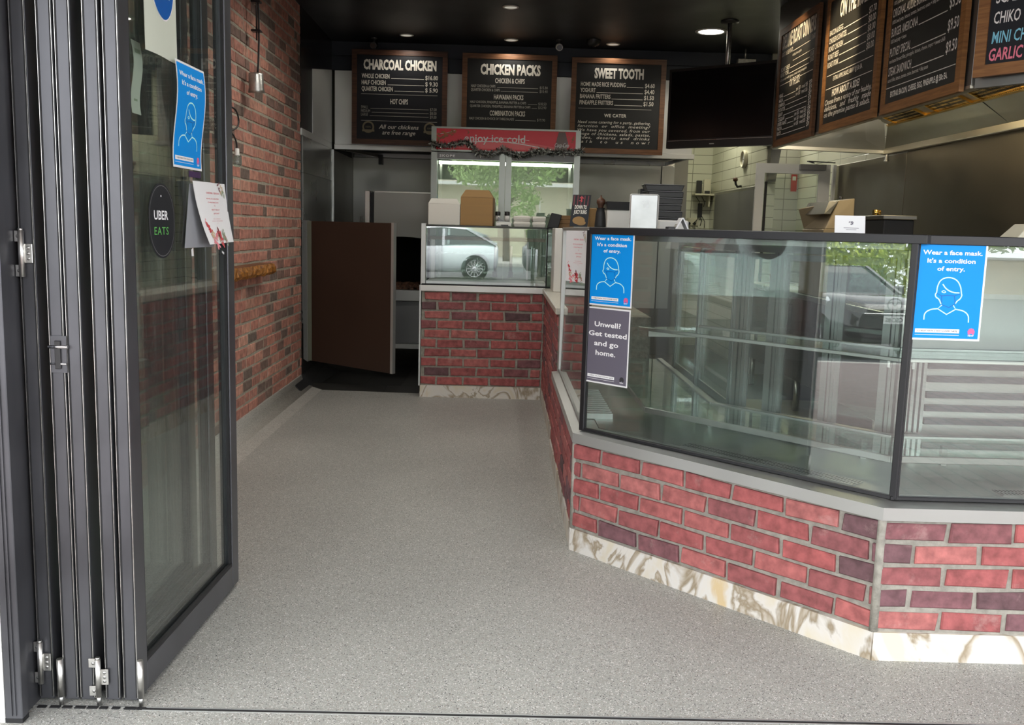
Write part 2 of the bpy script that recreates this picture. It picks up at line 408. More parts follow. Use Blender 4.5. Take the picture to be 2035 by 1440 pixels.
M['brass'] = mat('brass', (0.75, 0.48, 0.12), 0.25, 1.0)
M['tan_enamel'] = mat('tan_enamel', (0.24, 0.19, 0.12), 0.4)
M['filter'] = mat('filter_mesh', (0.80, 0.60, 0.24), 0.35, 0.35)
M['lamp_on'] = mat('lit_diffuser', (0.9, 0.9, 0.85), 0.5, emit=(1, 0.93, 0.78), estr=14)
M['lamp_warm'] = mat('warm_diffuser', (0.9, 0.85, 0.7), 0.5, emit=(1, 0.80, 0.48), estr=7)
M['tube_on'] = mat('lit_tube', (0.9, 0.9, 0.85), 0.5, emit=(1, 0.98, 0.84), estr=9)
M['lamp_off'] = mat('unlit_lens', (0.50, 0.49, 0.45), 0.35)
M['car_white'] = mat('white_car_paint', (0.72, 0.74, 0.75), 0.2, coat=1.0)
M['car_black'] = mat('black_car_paint', (0.03, 0.03, 0.033), 0.16, coat=1.0)
M['car_glass'] = mat('car_window', (0.02, 0.025, 0.028), 0.04, spec=0.9)
M['lamp_lens'] = mat('lamp_lens', (0.75, 0.76, 0.76), 0.08, 0.6)
M['tyre'] = mat('tyre', (0.02, 0.02, 0.02), 0.8)
M['leaf'] = mat('tree_leaf', (0.29, 0.42, 0.13), 0.5, vary=0.35, vscale=3)
M['leaf_lime'] = mat('hedge_leaf', (0.50, 0.60, 0.06), 0.5, vary=0.35, vscale=3)
M['bark'] = mat('bark', (0.16, 0.12, 0.09), 0.9, vary=0.3, vscale=9)
M['house_cream'] = mat('cream_wall', (0.55, 0.50, 0.38), 0.8, vary=0.08, vscale=2)
M['house_brown'] = mat('brown_cladding', (0.36, 0.27, 0.16), 0.7, vary=0.12, vscale=2)
M['window_dark'] = mat('dark_window', (0.05, 0.06, 0.065), 0.1)

# ------------------------------------------------------------------ building helpers
ROOT = scene.collection.objects

def wm(o):
    mx = o.matrix_basis.copy()
    while o.parent:
        o = o.parent
        mx = o.matrix_basis @ mx
    return mx

def thing(name, label, cat, loc=(0, 0, 0), rotz=0.0, group=None):
    o = bpy.data.objects.new(name, None)
    o.empty_display_size = 0.1
    ROOT.link(o)
    o.location = loc; o.rotation_euler = (0, 0, rotz)
    return tag(o, label, cat, group)

def tag(o, label, cat, group=None, kind=None):
    o['label'] = label; o['category'] = cat
    if group: o['group'] = group
    if kind: o['kind'] = kind
    return o

def struct(o, label=None, cat=None):
    o['kind'] = 'structure'
    if label: o['label'] = label
    if cat: o['category'] = cat
    return o

class Frame:
    """maps (u right, v down, w out) to space; warp(u,v) adds to w"""
    def __init__(s, o, ex, ey, warp=None):
        s.o = Vector(o); s.ex = Vector(ex).normalized(); s.ey = Vector(ey).normalized()
        s.n = s.ey.cross(s.ex).normalized(); s.warp = warp
    def __call__(s, u, v, w=0.0):
        if s.warp: w += s.warp(u, v)
        return s.o + s.ex * u + s.ey * v + s.n * w

class B:
    """collects shapes in one bmesh and links them as ONE mesh object"""
    def __init__(s, M4=None):
        s.bm = bmesh.new(); s.M = M4; s.mi = 0; s.tone = None
        s.tl = None
    def _t(s, p):
        p = Vector(p)
        return s.M @ p if s.M is not None else p
    def v(s, p):
        return s.bm.verts.new(s._t(p))
    def face(s, vs, smooth=False):
        if s.tone is not None and s.tl is None:
            s.tl = s.bm.faces.layers.float.new('tone')
        try:
            f = s.bm.faces.new(vs)
        except ValueError:
            return None
        f.material_index = s.mi; f.smooth = smooth
        if s.tone is not None:
            f[s.tl] = s.tone
        return f
    def poly(s, pts, smooth=False):
        return s.face([s.v(p) for p in pts], smooth)
    def hexa(s, p, bevel=0.0, seg=1):
        """p: 8 corners, bottom ring then top ring"""
        vs = [s.v(q) for q in p]
        fs = [(3, 2, 1, 0), (4, 5, 6, 7), (0, 1, 5, 4), (1, 2, 6, 5), (2, 3, 7, 6), (3, 0, 4, 7)]
        ff = [s.face([vs[i] for i in f]) for f in fs]
        if bevel > 0:
            es = list({e for f in ff if f for e in f.edges})
            r = bmesh.ops.bevel(s.bm, geom=es, offset=bevel, segments=seg, profile=0.5, affect='EDGES', clamp_overlap=True)
            for f in r['faces']: f.material_index = s.mi
        return s
    def box(s, x0, x1, y0, y1, z0, z1, bevel=0.0, seg=1):
        return s.hexa([(x0, y0, z0), (x1, y0, z0), (x1, y1, z0), (x0, y1, z0), (x0, y0, z1), (x1, y0, z1), (x1, y1, z1), (x0, y1, z1)], bevel, seg)
    def obox(s, c, sx, sy, sz, rot=None, bevel=0.0, seg=1):
        """box centred on c; rot is a 3x3 Matrix"""
        pts = []
        for z in (-1, 1):
            for x, y in ((-1, -1), (1, -1), (1, 1), (-1, 1)):
                d = Vector((x * sx / 2, y * sy / 2, z * sz / 2))
                if rot is not None: d = rot @ d
                pts.append(Vector(c) + d)
        return s.hexa(pts, bevel, seg)
    def bar(s, a, b, wd, ht, up=(0, 0, 1), bevel=0.0):
        a = Vector(a); b = Vector(b); d = (b - a); L = d.length; d.normalize()
        upv_ = Vector(up)
        if abs(d.dot(upv_)) > 0.99: upv_ = Vector((1, 0, 0))
        sd = d.cross(upv_).normalized(); u2 = sd.cross(d).normalized()
        R = Matrix((d, sd, u2)).transposed()
        return s.obox((a + b) / 2, L, wd, ht, R, bevel)
    def cyl(s, a, b, r, seg=16, r2=None, caps=True):
        a = Vector(a); b = Vector(b); d = (b - a).normalized(); r2 = r if r2 is None else r2
        q = Vector((0, 0, 1)) if abs(d.z) < 0.9 else Vector((1, 0, 0))
        x = d.cross(q).normalized(); y = d.cross(x)
        A = [s.v(a + (x * math.cos(2 * math.pi * i / seg) + y * math.sin(2 * math.pi * i / seg)) * r) for i in range(seg)]
        Bv = [s.v(b + (x * math.cos(2 * math.pi * i / seg) + y * math.sin(2 * math.pi * i / seg)) * r2) for i in range(seg)]
        for i in range(seg):
            s.face([A[i], A[(i + 1) % seg], Bv[(i + 1) % seg], Bv[i]], True)
        if caps:
            s.face(A[::-1]); s.face(Bv)
        return s
    def tube(s, pts, r, seg=8):
        pts = [Vector(p) for p in pts]
        rings = []
        x = None
        for i, p in enumerate(pts):
            d = (pts[min(i + 1, len(pts) - 1)] - pts[max(i - 1, 0)]).normalized()
            if x is None:
                q = Vector((0, 0, 1)) if abs(d.z) < 0.9 else Vector((1, 0, 0))
                x = d.cross(q).normalized()
            x = (x - d * x.dot(d)).normalized(); y = d.cross(x)
            rr = r[i] if isinstance(r, (list, tuple)) else r
            rings.append([s.v(p + (x * math.cos(2 * math.pi * k / seg) + y * math.sin(2 * math.pi * k / seg)) * rr) for k in range(seg)])
        for A, C in zip(rings, rings[1:]):
            for k in range(seg):
                s.face([A[k], A[(k + 1) % seg], C[(k + 1) % seg], C[k]], True)
        s.face(rings[0][::-1]); s.face(rings[-1])
        return s
    def lathe(s, prof, c=(0, 0, 0), seg=24, axis=None):
        """prof: (r, h) list, turned about axis through c (default z)"""
        c = Vector(c); d = Vector(axis or (0, 0, 1)).normalized()
        q = Vector((0, 0, 1)) if abs(d.z) < 0.9 else Vector((1, 0, 0))
        x = d.cross(q).normalized(); y = d.cross(x)
        rings = []
        for r, h in prof:
            if r < 1e-6: rings.append([s.v(c + d * h)])
            else: rings.append([s.v(c + d * h + (x * math.cos(2 * math.pi * k / seg) + y * math.sin(2 * math.pi * k / seg)) * r) for k in range(seg)])
        for A, C in zip(rings, rings[1:]):
            for k in range(seg):
                k2 = (k + 1) % seg
                if len(A) == 1 and len(C) == 1: continue
                if len(A) == 1: s.face([A[0], C[k2], C[k]], True)
                elif len(C) == 1: s.face([A[k], A[k2], C[0]], True)
                else: s.face([A[k], A[k2], C[k2], C[k]], True)
        return s
    def prism(s, poly, z0, z1):
        A = [s.v((x, y, z0)) for x, y in poly]; C = [s.v((x, y, z1)) for x, y in poly]
        n = len(poly)
        for i in range(n):
            s.face([A[i], A[(i + 1) % n], C[(i + 1) % n], C[i]])
        s.face(A[::-1]); s.face(C)
        return s
    def plate(s, F, pts, w0, w1):
        """polygon in a Frame, thickened from w0 to w1"""
        A = [s.v(F(u, v, w0)) for u, v in pts]; C = [s.v(F(u, v, w1)) for u, v in pts]
        n = len(pts)
        for i in range(n):
            s.face([A[i], C[i], C[(i + 1) % n], A[(i + 1) % n]])
        s.face(A); s.face(C[::-1])
        return s
    def sheet(s, F, u0, u1, v0, v1, w0, w1, nu=1, nv=1):
        """rectangle in a (warped) Frame, gridded"""
        for w, flip in ((w1, False), (w0, True)):
            g = [[s.v(F(u0 + (u1 - u0) * i / nu, v0 + (v1 - v0) * j / nv, w)) for i in range(nu + 1)] for j in range(nv + 1)]
            for j in range(nv):
                for i in range(nu):
                    q = [g[j][i], g[j + 1][i], g[j + 1][i + 1], g[j][i + 1]]
                    s.face(q if not flip else q[::-1], F.warp is not None)
        return s
    def ribbon(s, F, pts, wd, w=0.0, closed=False):
        """flat printed stroke in a Frame"""
        P = [Vector((p[0], p[1])) for p in pts]
        n = len(P); L = []; R = []
        for i in range(n):
            a = P[(i - 1) % n] if (closed or i > 0) else P[i]
            b = P[(i + 1) % n] if (closed or i < n - 1) else P[i]
            d = (b - a)
            d = d.normalized() if d.length > 1e-9 else Vector((1, 0))
            nn = Vector((-d.y, d.x)) * wd / 2
            L.append(s.v(F(P[i].x + nn.x, P[i].y + nn.y, w))); R.append(s.v(F(P[i].x - nn.x, P[i].y - nn.y, w)))
        for i in range(n if closed else n - 1):
            j = (i + 1) % n
            s.face([L[i], L[j], R[j], R[i]])
        return s
    def disc(s, F, cu, cv, r, w, seg=20, rv=None):
        rv = rv or r
        s.face([s.v(F(cu + r * math.cos(2 * math.pi * i / seg), cv - rv * math.sin(2 * math.pi * i / seg), w)) for i in range(seg)])
        return s
    def rect(s, F, u0, u1, v0, v1, w):
        s.face([s.v(F(u0, v0, w)), s.v(F(u0, v1, w)), s.v(F(u1, v1, w)), s.v(F(u1, v0, w))])
        return s
    def text(s, F, body, u0, u1, vb, cap, w=0.0012, shear=0.0, bold=0.0, space=1.0):
        vs, fs, bb = glyphs(body, shear, bold, space)
        kx = (u1 - u0) / max(1e-6, bb[1] - bb[0]); ky = cap / cap_height()
        V = [s.v(F(u0 + (x - bb[0]) * kx, vb - y * ky, w)) for x, y in vs]
        for f in fs: s.face([V[i] for i in f])
        return s
    def build(s, name, mats, parent=None, world=True, recentre=True):
        me = bpy.data.meshes.new(name)
        bmesh.ops.remove_doubles(s.bm, verts=s.bm.verts, dist=1e-6) if False else None
        s.bm.normal_update()
        s.bm.to_mesh(me); s.bm.free()
        if not isinstance(mats, (list, tuple)): mats = [mats]
        for q in mats: me.materials.append(M[q] if isinstance(q, str) else q)
        o = bpy.data.objects.new(name, me)
        ROOT.link(o)
        if parent is not None:
            o.parent = parent
            if world: me.transform(wm(parent).inverted())
        elif recentre and len(me.vertices):
            xs = [v.co for v in me.vertices]
            c = Vector(((min(v.x for v in xs) + max(v.x for v in xs)) / 2, (min(v.y for v in xs) + max(v.y for v in xs)) / 2, min(v.z for v in xs)))
            me.transform(Matrix.Translation(-c)); o.location = c
        return o

_ch = []
def cap_height():
    if not _ch: _ch.append(max(v[1] for v in glyphs('H', 0, 0, 1.0)[0]))
    return _ch[0]
_gc = {}
def glyphs(body, shear, bold, space):
    key = (body, shear, bold, space)
    if key not in _gc:
        c = bpy.data.curves.new('text', 'FONT')
        c.body = body; c.resolution_u = 2; c.fill_mode = 'FRONT'; c.offset = bold; c.shear = shear; c.space_character = space
        o = bpy.data.objects.new('text', c)
        me = o.to_mesh()
        vs = [(v.co.x, v.co.y) for v in me.vertices]; fs = [tuple(p.vertices) for p in me.polygons]
        o.to_mesh_clear(); bpy.data.objects.remove(o); bpy.data.curves.remove(c)
        bb = (min(v[0] for v in vs), max(v[0] for v in vs))
        _gc[key] = (vs, fs, bb)
    return _gc[key]

def copy_tree(o, parent=None):
    c = o.copy(); ROOT.link(c)
    if parent is not None: c.parent = parent
    for ch in list(o.children):
        copy_tree(ch, c)
    return c

def bricks(b, F, L, v0, v1, ch, bl, mo=0.011, depth=0.02, proud=0.006, seed=1, bond='half', jit=0.0025, first=0.0, tone=None):
    """individual bricks on a Frame (u along, v UP here is given as height above F.o), b collects them"""
    rnd = random.Random(seed)
    rows = max(1, int(round((v1 - v0) / ch))); ch = (v1 - v0) / rows
    for r in range(rows):
        z0 = v0 + r * ch + mo / 2; z1 = v0 + (r + 1) * ch - mo / 2
        u = -bl * (0.5 if r % 2 else 0.0) + first
        if bond == 'mixed': u = -rnd.random() * bl
        while u < L:
            w = bl
            if bond == 'mixed': w = bl * rnd.choice((0.5, 1.0, 1.0, 1.0, 0.95, 1.03))
            a = max(0.004, u + mo / 2); c = min(L - 0.004, u + w - mo / 2); u += w
            if c - a < 0.015: continue
            j = lambda: rnd.uniform(-jit, jit)
            p = proud + rnd.uniform(-0.002, 0.002)
            t = rnd.random()
            b.tone = t if tone is None else tone(t, r, a)
            A = [(a + j(), z0 + j()), (c + j(), z0 + j()), (c + j(), z1 + j()), (a + j(), z1 + j())]
            cu = (a + c) / 2; cv = (z0 + z1) / 2; e = 0.004
            In = [(x + (e if x < cu else -e), y + (e if y < cv else -e)) for x, y in A]
            back = [b.v(F(x, -y, -depth)) for x, y in A]
            mid = [b.v(F(x, -y, p - 0.004)) for x, y in A]
            fr = [b.v(F(x, -y, p)) for x, y in In]
            for k in range(4):
                k2 = (k + 1) % 4
                b.face([back[k], back[k2], mid[k2], mid[k]]); b.face([mid[k], mid[k2], fr[k2], fr[k]])
            b.face(fr)
    b.tone = None
    return b

# ------------------------------------------------------------------ the setting
UP = (0, 0, -1)      # a Frame's v axis runs down
CEIL = 2.95

def ground(x, y):
    return 0.05 * (x + 1.5) if x < -1.5 else 0.0

struct(B().box(-1.75, 3.2, 1.7, 7.34, -0.12, 0).build('floor', 'terrazzo'))
struct(B().box(-1.8, 3.2, 7.34, 11.2, -0.12, -0.004).build('floor_rear', 'dark_tile'))
struct(B().prism([(0.95, 4.25), (1.62, 3.5), (3.0, 3.45), (3.0, 7.34), (0.62, 7.34), (0.62, 5.4), (0.95, 5.4)], 0.0, 0.004).build('floor_kitchen', 'kitchen_floor'))
struct(B().box(-1.8, 3.2, 2.3, 11.2, CEIL, CEIL + 0.1).build('ceiling', 'ceiling'))

# terrazzo cove up the foot of the left wall
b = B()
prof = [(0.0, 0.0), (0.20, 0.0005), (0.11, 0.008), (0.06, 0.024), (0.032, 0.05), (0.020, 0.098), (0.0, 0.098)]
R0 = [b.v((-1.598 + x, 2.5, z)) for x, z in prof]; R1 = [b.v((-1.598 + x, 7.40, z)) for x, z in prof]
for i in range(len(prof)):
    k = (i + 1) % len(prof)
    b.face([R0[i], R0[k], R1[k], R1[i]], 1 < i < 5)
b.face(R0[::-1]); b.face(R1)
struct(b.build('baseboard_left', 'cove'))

# threshold channel
b = B(); b.mi = 0
b.box(-0.93, 3.0, 2.346, 2.355, 0.0, 0.0012)
b.mi = 1
b.box(-1.25, 3.0, 2.356, 2.360, 0.0, 0.002); b.box(-0.93, 3.0, 2.342, 2.345, 0.0, 0.0016)
b.mi = 0
rnd = random.Random(3)
for i in range(9):
    x = -1.21 + i * 0.033
    b.box(x, x + 0.02 + rnd.random() * 0.012, 2.345, 2.356, 0.0, 0.003)
struct(b.build('trim_1', ['rubber', 'alu']))

# left brick wall
F = Frame((-1.592, 2.5, 0.0), (0, 1, 0), UP)
b = B(); b.mi = 1
b.box(-1.75, -1.592, 2.5, 7.45, 0, CEIL); b.mi = 0
bricks(b, F, 4.95, 0.09, CEIL, 0.0735, 0.205, 0.013, 0.015, 0.004, 11, 'mixed')
struct(b.build('wall_left', ['brick_brown', 'mortar_dark']))
struct(B().box(-1.9, -1.60, 7.45, 10.2, -0.1, CEIL).build('wall_left_rear', 'black_matte'))
struct(B().box(-1.6, 1.95, 10.02, 10.2, -0.1, CEIL).build('wall_back', 'steel_dark'))
struct(B().box(1.795, 3.2, 11.0, 11.2, -0.1, CEIL).build('wall_back_right', 'tile_wall'))
struct(B().box(1.79, 1.95, 10.2, 11.0, -0.1, CEIL).build('wall_return', 'tile_wall_y'))
struct(B().box(2.42, 2.52, 8.75, 11.0, -0.1, CEIL).build('wall_passage', 'tile_wall_y'))
struct(B().box(3.0, 3.2, 2.3, 11.0, -0.1, CEIL).build('wall_right', 'tile_wall_y'))
struct(B().box(2.72, 3.0, 9.6, 9.75, 0, 2.5).build('wall_nib', 'tile_white'))
# navy shiplap bulkhead over the hood
b = B()
for i in range(2):
    z = 2.69 + i * 0.13
    b.box(-1.6, 2.42, 8.79, 8.9, z + 0.002, z + 0.128, 0.003)
b.box(-1.6, 2.42, 8.80, 8.92, 2.69, CEIL)
struct(b.build('wall_bulkhead', 'navy'))
# shop front: pier, lintel, neighbours, and an unseen awning added to shade the front
b = B(); b.box(-1.9, -1.262, 2.28, 2.52, -0.1, 3.2)
struct(b.build('wall_pier', 'tile_pier'))
struct(B().box(-1.266, -1.253, 2.268, 2.30, -0.1, 3.0).build('trim_2', 'white_paint'))
struct(B().box(-1.262, 3.2, 2.30, 2.46, 2.66, 3.3).build('wall_lintel', 'black_alu'))
struct(B().box(-3.4, 6.0, -1.25, 2.3, 3.0, 3.12).build('ceiling_added_awning', 'white_paint'))
struct(B().box(-7.5, -1.9, 2.28, 2.6, -0.6, 4.2).build('wall_neighbour', 'render_wall'))
struct(B().box(3.2, 7.0, 2.28, 2.6, -0.1, 4.2).build('wall_neighbour_right', 'render_wall'))

# outdoors: footpath, kerb and road, falling away to the left
def gmesh(name, x0, x1, y0, y1, dz, mt, nx=12):
    b = B()
    xs = sorted(set([x0, x1] + ([-1.5] if x0 < -1.5 < x1 else [])))
    for a, c in zip(xs, xs[1:]):
        P = [(a, y0), (c, y0), (c, y1), (a, y1)]
        b.hexa([(x, y, ground(x, y) + dz - 0.3) for x, y in P] + [(x, y, ground(x, y) + dz) for x, y in P])
    return struct(b.build(name, mt))
gmesh('floor_footpath', -9.2, 16, -4.8, 1.7, 0.0, 'paver')
gmesh('trim_kerb', -9.45, 16, -5.05, -4.8, 0.0, 'concrete')
gmesh('trim_kerb_left', -9.45, -9.2, -4.8, 2.0, 0.0, 'concrete')
gmesh('floor_road', -9.45, 22, -21.5, -5.05, -0.13, 'asphalt')
gmesh('floor_road_left', -40, -9.45, -21.5, 12, -0.13, 'asphalt')
gmesh('floor_verge', -40, 30, -45, -21.5, 0.0, 'concrete')

# ------------------------------------------------------------------ brick counter, L shaped with a cut corner
A = Vector((0.315, 3.693, 0)); Bc = Vector((1.187, 2.739, 0))
ab = (Bc - A); LAB = ab.length; ab.normalize()
nin = Vector((-ab.y, ab.x, 0))            # into the counter
assert nin.x > 0
LOWZ = 0.452; SIDEY = 5.33
ctr = thing('brick_counter', 'red brick servery counter with pale marble kick strip and steel sill', 'counter', (1.2, 4.0, 0))
ins = 0.004
A2 = A + nin * ins; B2 = Bc + nin * ins
core = [(A.x + ins, A.y + 0.008), (Bc.x + 0.008, Bc.y + ins), (2.995, 2.72 + ins), (2.995, 3.42), (1.52, 3.44), (0.87, 4.14), (0.87, SIDEY), (A.x + ins, SIDEY)]
B().prism(core, 0.0, LOWZ).build('counter_core', 'mortar', ctr)
core2 = [(0.339, SIDEY), (0.87, SIDEY), (0.87, 7.7), (-0.60, 7.7), (-0.60, 7.104), (0.339, 7.104)]
B().prism(core2, 0.0, 0.82).build('counter_core', 'mortar', ctr)
def brickface(o, ex, L, z0, z1, ch, bl, seed, first=0.0, tone=None, mo=0.0155):
    b = B(); F = Frame(o, ex, UP)
    bricks(b, F, L, z0, z1, ch, bl, mo, 0.012, 0.004, seed, 'half', 0.0038, first, tone)
    return b.build('brick_face', 'brick_red', ctr)
KZ = 0.094
brickface(A, ab, LAB - 0.006, KZ, LOWZ, 0.0715, 0.203, 5, -0.06)
brickface(Bc, (1, -0.0105, 0), 1.8, KZ, LOWZ, 0.0715, 0.203, 8, 0.0)
brickface((A.x, SIDEY, 0), (0, -1, 0), SIDEY - A.y - 0.004, KZ, LOWZ, 0.0715, 0.203, 21)
brickface((A.x + 0.02, 7.10, 0), (0, -1, 0), 7.10 - SIDEY, KZ, 0.82, 0.0715, 0.203, 23)
brickface((-0.605, 7.1, 0), (1, 0, 0), 0.93, KZ, 0.818, 0.0715, 0.205, 14, -0.08)
# corner mortar beads
B().tube([(A.x + 0.004, A.y + 0.003, KZ), (A.x + 0.004, A.y + 0.003, LOWZ)], 0.011, 8).build('corner_mortar', 'mortar', ctr)
B().tube([(Bc.x + 0.002, Bc.y + 0.006, KZ), (Bc.x + 0.002, Bc.y + 0.006, LOWZ)], 0.014, 8).build('corner_mortar', 'mortar', ctr)
def kick(o, ex, L, seed):
    F = Frame(o, ex, UP)
    return B().plate(F, [(0, 0), (0, -KZ + 0.002), (L, -KZ + 0.002), (L, 0)], -0.02, 0.006).build('marble_kickboard', 'marble', ctr)
kick(A, ab, LAB, 1); kick(Bc, (1, -0.0105, 0), 1.8, 2); kick((A.x, SIDEY, 0), (0, -1, 0), SIDEY - A.y, 3)
kick((A.x + 0.02, 7.10, 0), (0, -1, 0), 7.10 - SIDEY, 5); kick((-0.605, 7.1, 0), (1, 0, 0), 0.93, 4)
# steel sill: face strip and sloped top
def sill(pts, z0, z1, depth, drop=0.012):
    """pts: outer line; face z0..z1, top slopes up to depth inside"""
    b = B()
    n = len(pts)
    P = [Vector(p) for p in pts]
    nrm = []
    for i in range(n):
        ds = []
        if i > 0: ds.append((P[i] - P[i - 1]).normalized())
        if i < n - 1: ds.append((P[i + 1] - P[i]).normalized())
        ns_ = [Vector((-d.y, d.x, 0)) for d in ds]
        q = sum(ns_, Vector((0, 0, 0))).normalized(); q = q / max(0.3, q.dot(ns_[0]))
        nrm.append(q)
    rings = []
    for p, q in zip(P, nrm):
        o = p - q * 0.008
        rings.append([b.v((o.x, o.y, z0)), b.v((o.x, o.y, z1)), b.v((p.x + q.x * depth, p.y + q.y * depth, z1 + drop)), b.v((p.x + q.x * depth, p.y + q.y * depth, z0))])
    for R, S in zip(rings, rings[1:]):
        for k in range(4):
            k2 = (k + 1) % 4
            b.face([R[k], S[k], S[k2], R[k2]])
    b.face(rings[0]); b.face(rings[-1][::-1])
    return b.build('steel_sill', 'steel_soft', ctr)
sill([(A.x, SIDEY, 0), A, Bc, (2.995, 2.72, 0)], LOWZ, 0.492, 0.10)
b = B().box(-0.61, 0.338, 7.086, 7.72, 0.818, 0.864, 0.003)
b.build('steel_sill', 'steel_white', ctr)
b = B().box(A.x + 0.004, 0.52, SIDEY - 0.004, 7.086, 0.822, 0.862, 0.004)
b.build('stone_ledge', 'quartz', ctr)
B().box(-0.616, -0.604, 7.084, 7.7, 0.09, 0.864).build('edge_trim', 'alu', ctr)

# ------------------------------------------------------------------ front display case with three glazed sides
disp = thing('display_case', 'empty glass food display case with black frame on the brick counter', 'display case', (1.2, 4.0, 0.5))
GZ0, GZ1 = 0.503, 1.318
LEAN = 0.003
off0 = 0.03
DEL = math.radians(2.0)
abg = Vector((ab.x * math.cos(DEL) - ab.y * math.sin(DEL), ab.x * math.sin(DEL) + ab.y * math.cos(DEL), 0))
nig = Vector((-abg.y, abg.x, 0))
OFF2 = 0.056
def pane(o, ex, L, thick=0.006, u0=0.0, u1=None, mt='glass_case', z0=GZ0, z1=GZ1 - 0.02, lean=LEAN, off=off0):
    F = Frame(o, ex, UP); u1 = L if u1 is None else u1
    b = B()
    P = []
    for z, w in ((z0, -off), (z1, -off - lean)):
        P.append([F(u0, -z, w), F(u1, -z, w), F(u1, -z, w - thick), F(u0, -z, w - thick)])
    b.hexa(P[0] + P[1])
    return b.build('glass_pane', mt, disp)
def frail(o, ex, L, z0, z1, wd, mt, name, lean=0.0, u0=0.0, off=off0, w_in=None):
    F = Frame(o, ex, UP); b = B()
    w1 = -off + 0.006 - lean; w0 = w1 - wd
    b.hexa([F(u0, -z0, w1), F(L, -z0, w1), F(L, -z0, w0), F(u0, -z0, w0), F(u0, -z1, w1), F(L, -z1, w1), F(L, -z1, w0), F(u0, -z1, w0)], 0.002)
    return b.build(name, mt, disp)
X2 = 2.975
pane(A, abg, LAB, u0=0.012, u1=LAB - 0.006)
pane(Bc, (1, -0.0105, 0), X2 - Bc.x, u0=0.045, off=OFF2)
pane((A.x + 0.005, SIDEY - 0.01, 0), (0, -1, 0), SIDEY - A.y - 0.02, u0=0.0, lean=0.01)
# black bottom beads, top rails and corner posts
frail(A, abg, LAB + 0.0, GZ0 - 0.003, GZ0 + 0.010, 0.016, 'black_trim', 'bottom_bead', 0, 0.0)
frail(Bc, (1, -0.0105, 0), X2 - Bc.x, GZ0 - 0.003, GZ0 + 0.010, 0.016, 'black_trim', 'bottom_bead', 0, 0.04, OFF2)
frail((A.x + 0.005, SIDEY - 0.01, 0), (0, -1, 0), SIDEY - A.y - 0.02, GZ0 - 0.003, GZ0 + 0.008, 0.016, 'steel_dull', 'bottom_bead')
frail(A, abg, LAB + 0.03, GZ1 - 0.028, GZ1, 0.03, 'black_trim', 'top_rail', LEAN - 0.002, 0.012)
frail(Bc, (1, -0.0105, 0), X2 - Bc.x, GZ1 - 0.028, GZ1, 0.03, 'black_trim', 'top_rail', LEAN - 0.002, 0.05, OFF2)
frail((A.x + 0.005, SIDEY - 0.01, 0), (0, -1, 0), SIDEY - A.y - 0.03, GZ1 - 0.016, GZ1, 0.02, 'steel_dull', 'top_rail')
def post(p, q, rx, ry, rot, name='corner_post', mt='black_trim'):
    b = B(); a = Vector(p); c = Vector(q)
    R = Matrix.Rotation(rot, 3, 'Z')
    P = []
    for o in (a, c):
        for x, y in ((-1, -1), (1, -1), (1, 1), (-1, 1)):
            d = R @ Vector((x * rx / 2, y * ry / 2, 0)); P.append(o + d)
    b.hexa(P, 0.003)
    return b.build(name, mt, disp)
ang = math.atan2(ab.y, ab.x)
pA = A + nin * 0.034 + ab * 0.012
post((pA.x, pA.y, GZ0), (pA.x + nin.x * LEAN, pA.y + nin.y * LEAN, GZ1 - 0.01), 0.026, 0.022, ang)
pB = A + nig * 0.036 + abg * (LAB - 0.006)
post((pB.x, pB.y, GZ0), (pB.x + nin.x * LEAN, pB.y + nin.y * LEAN, GZ1 - 0.01), 0.022, 0.024, ang)
pB2 = Bc + Vector((0.056, OFF2 + 0.006, 0))
post((pB2.x, pB2.y, GZ0), (pB2.x, pB2.y + LEAN, GZ1 - 0.01), 0.018, 0.024, 0)
pM = (pB + pB2) / 2 + Vector((0, -0.004, 0))
post((pM.x, pM.y, GZ0), (pM.x + 0.008, pM.y + LEAN, GZ1 - 0.01), 0.012, 0.014, ang / 2, 'corner_post', 'rubber')
B().box(A.x + 0.028, A.x + 0.05, SIDEY - 0.03, SIDEY - 0.008, GZ0, GZ1, 0.002).build('rear_post', 'alu', disp)
# steel deck, vent strips, raised lip rails and lower shelf
def inner(d, z=0):
    """point list of the line offset d inside: side, cut corner, front"""
    xs = A.x + d
    ta = math.tan((math.pi / 2 - abs(ang) - 0) / 2) if False else 0
    # intersections
    a0 = A + nin * d; 
    t = (xs - a0.x) / ab.x; pa = a0 + ab * t
    yf = 2.735 + d
    t2 = (yf - a0.y) / ab.y; pb = a0 + ab * t2
    return Vector((xs, SIDEY - 0.02, z)), Vector((pa.x, pa.y, z)), Vector((pb.x, pb.y, z)), Vector((X2, yf, z))
s0, s1, s2, s3 = inner(0.102); k0, k1, k2, k3 = inner(0.70)
B().prism([(p.x, p.y) for p in (s0, s1, s2, s3, k3, k2, k1, k0)], LOWZ + 0.001, 0.507).build('deck', 'steel_dull', disp)
def lip(d, z0, z1, wd, mt, name, segs=(0, 1, 2), up=0.0):
    P = inner(d); b = B()
    for i in segs:
        a, c = P[i], P[i + 1]
        b.bar((a.x, a.y, (z0 + z1) / 2), (c.x, c.y, (z0 + z1) / 2), wd, z1 - z0, bevel=0.002)
    return b.build(name, mt, disp)
lip(0.30, 0.560, 0.584, 0.010, 'steel_dull', 'front_lip')
lip(0.61, 0.545, 0.590, 0.03, 'steel_dull', 'rear_lip')
P30 = inner(0.30); P60 = inner(0.60)
for i in range(3):
    b = B(); q = [P30[i], P30[i + 1], P60[i + 1], P60[i]]
    b.hexa([(p.x, p.y, 0.578) for p in q] + [(p.x, p.y, 0.584) for p in q]); b.build('lower_shelf', 'glass_shelf', disp)
P45 = inner(0.50)
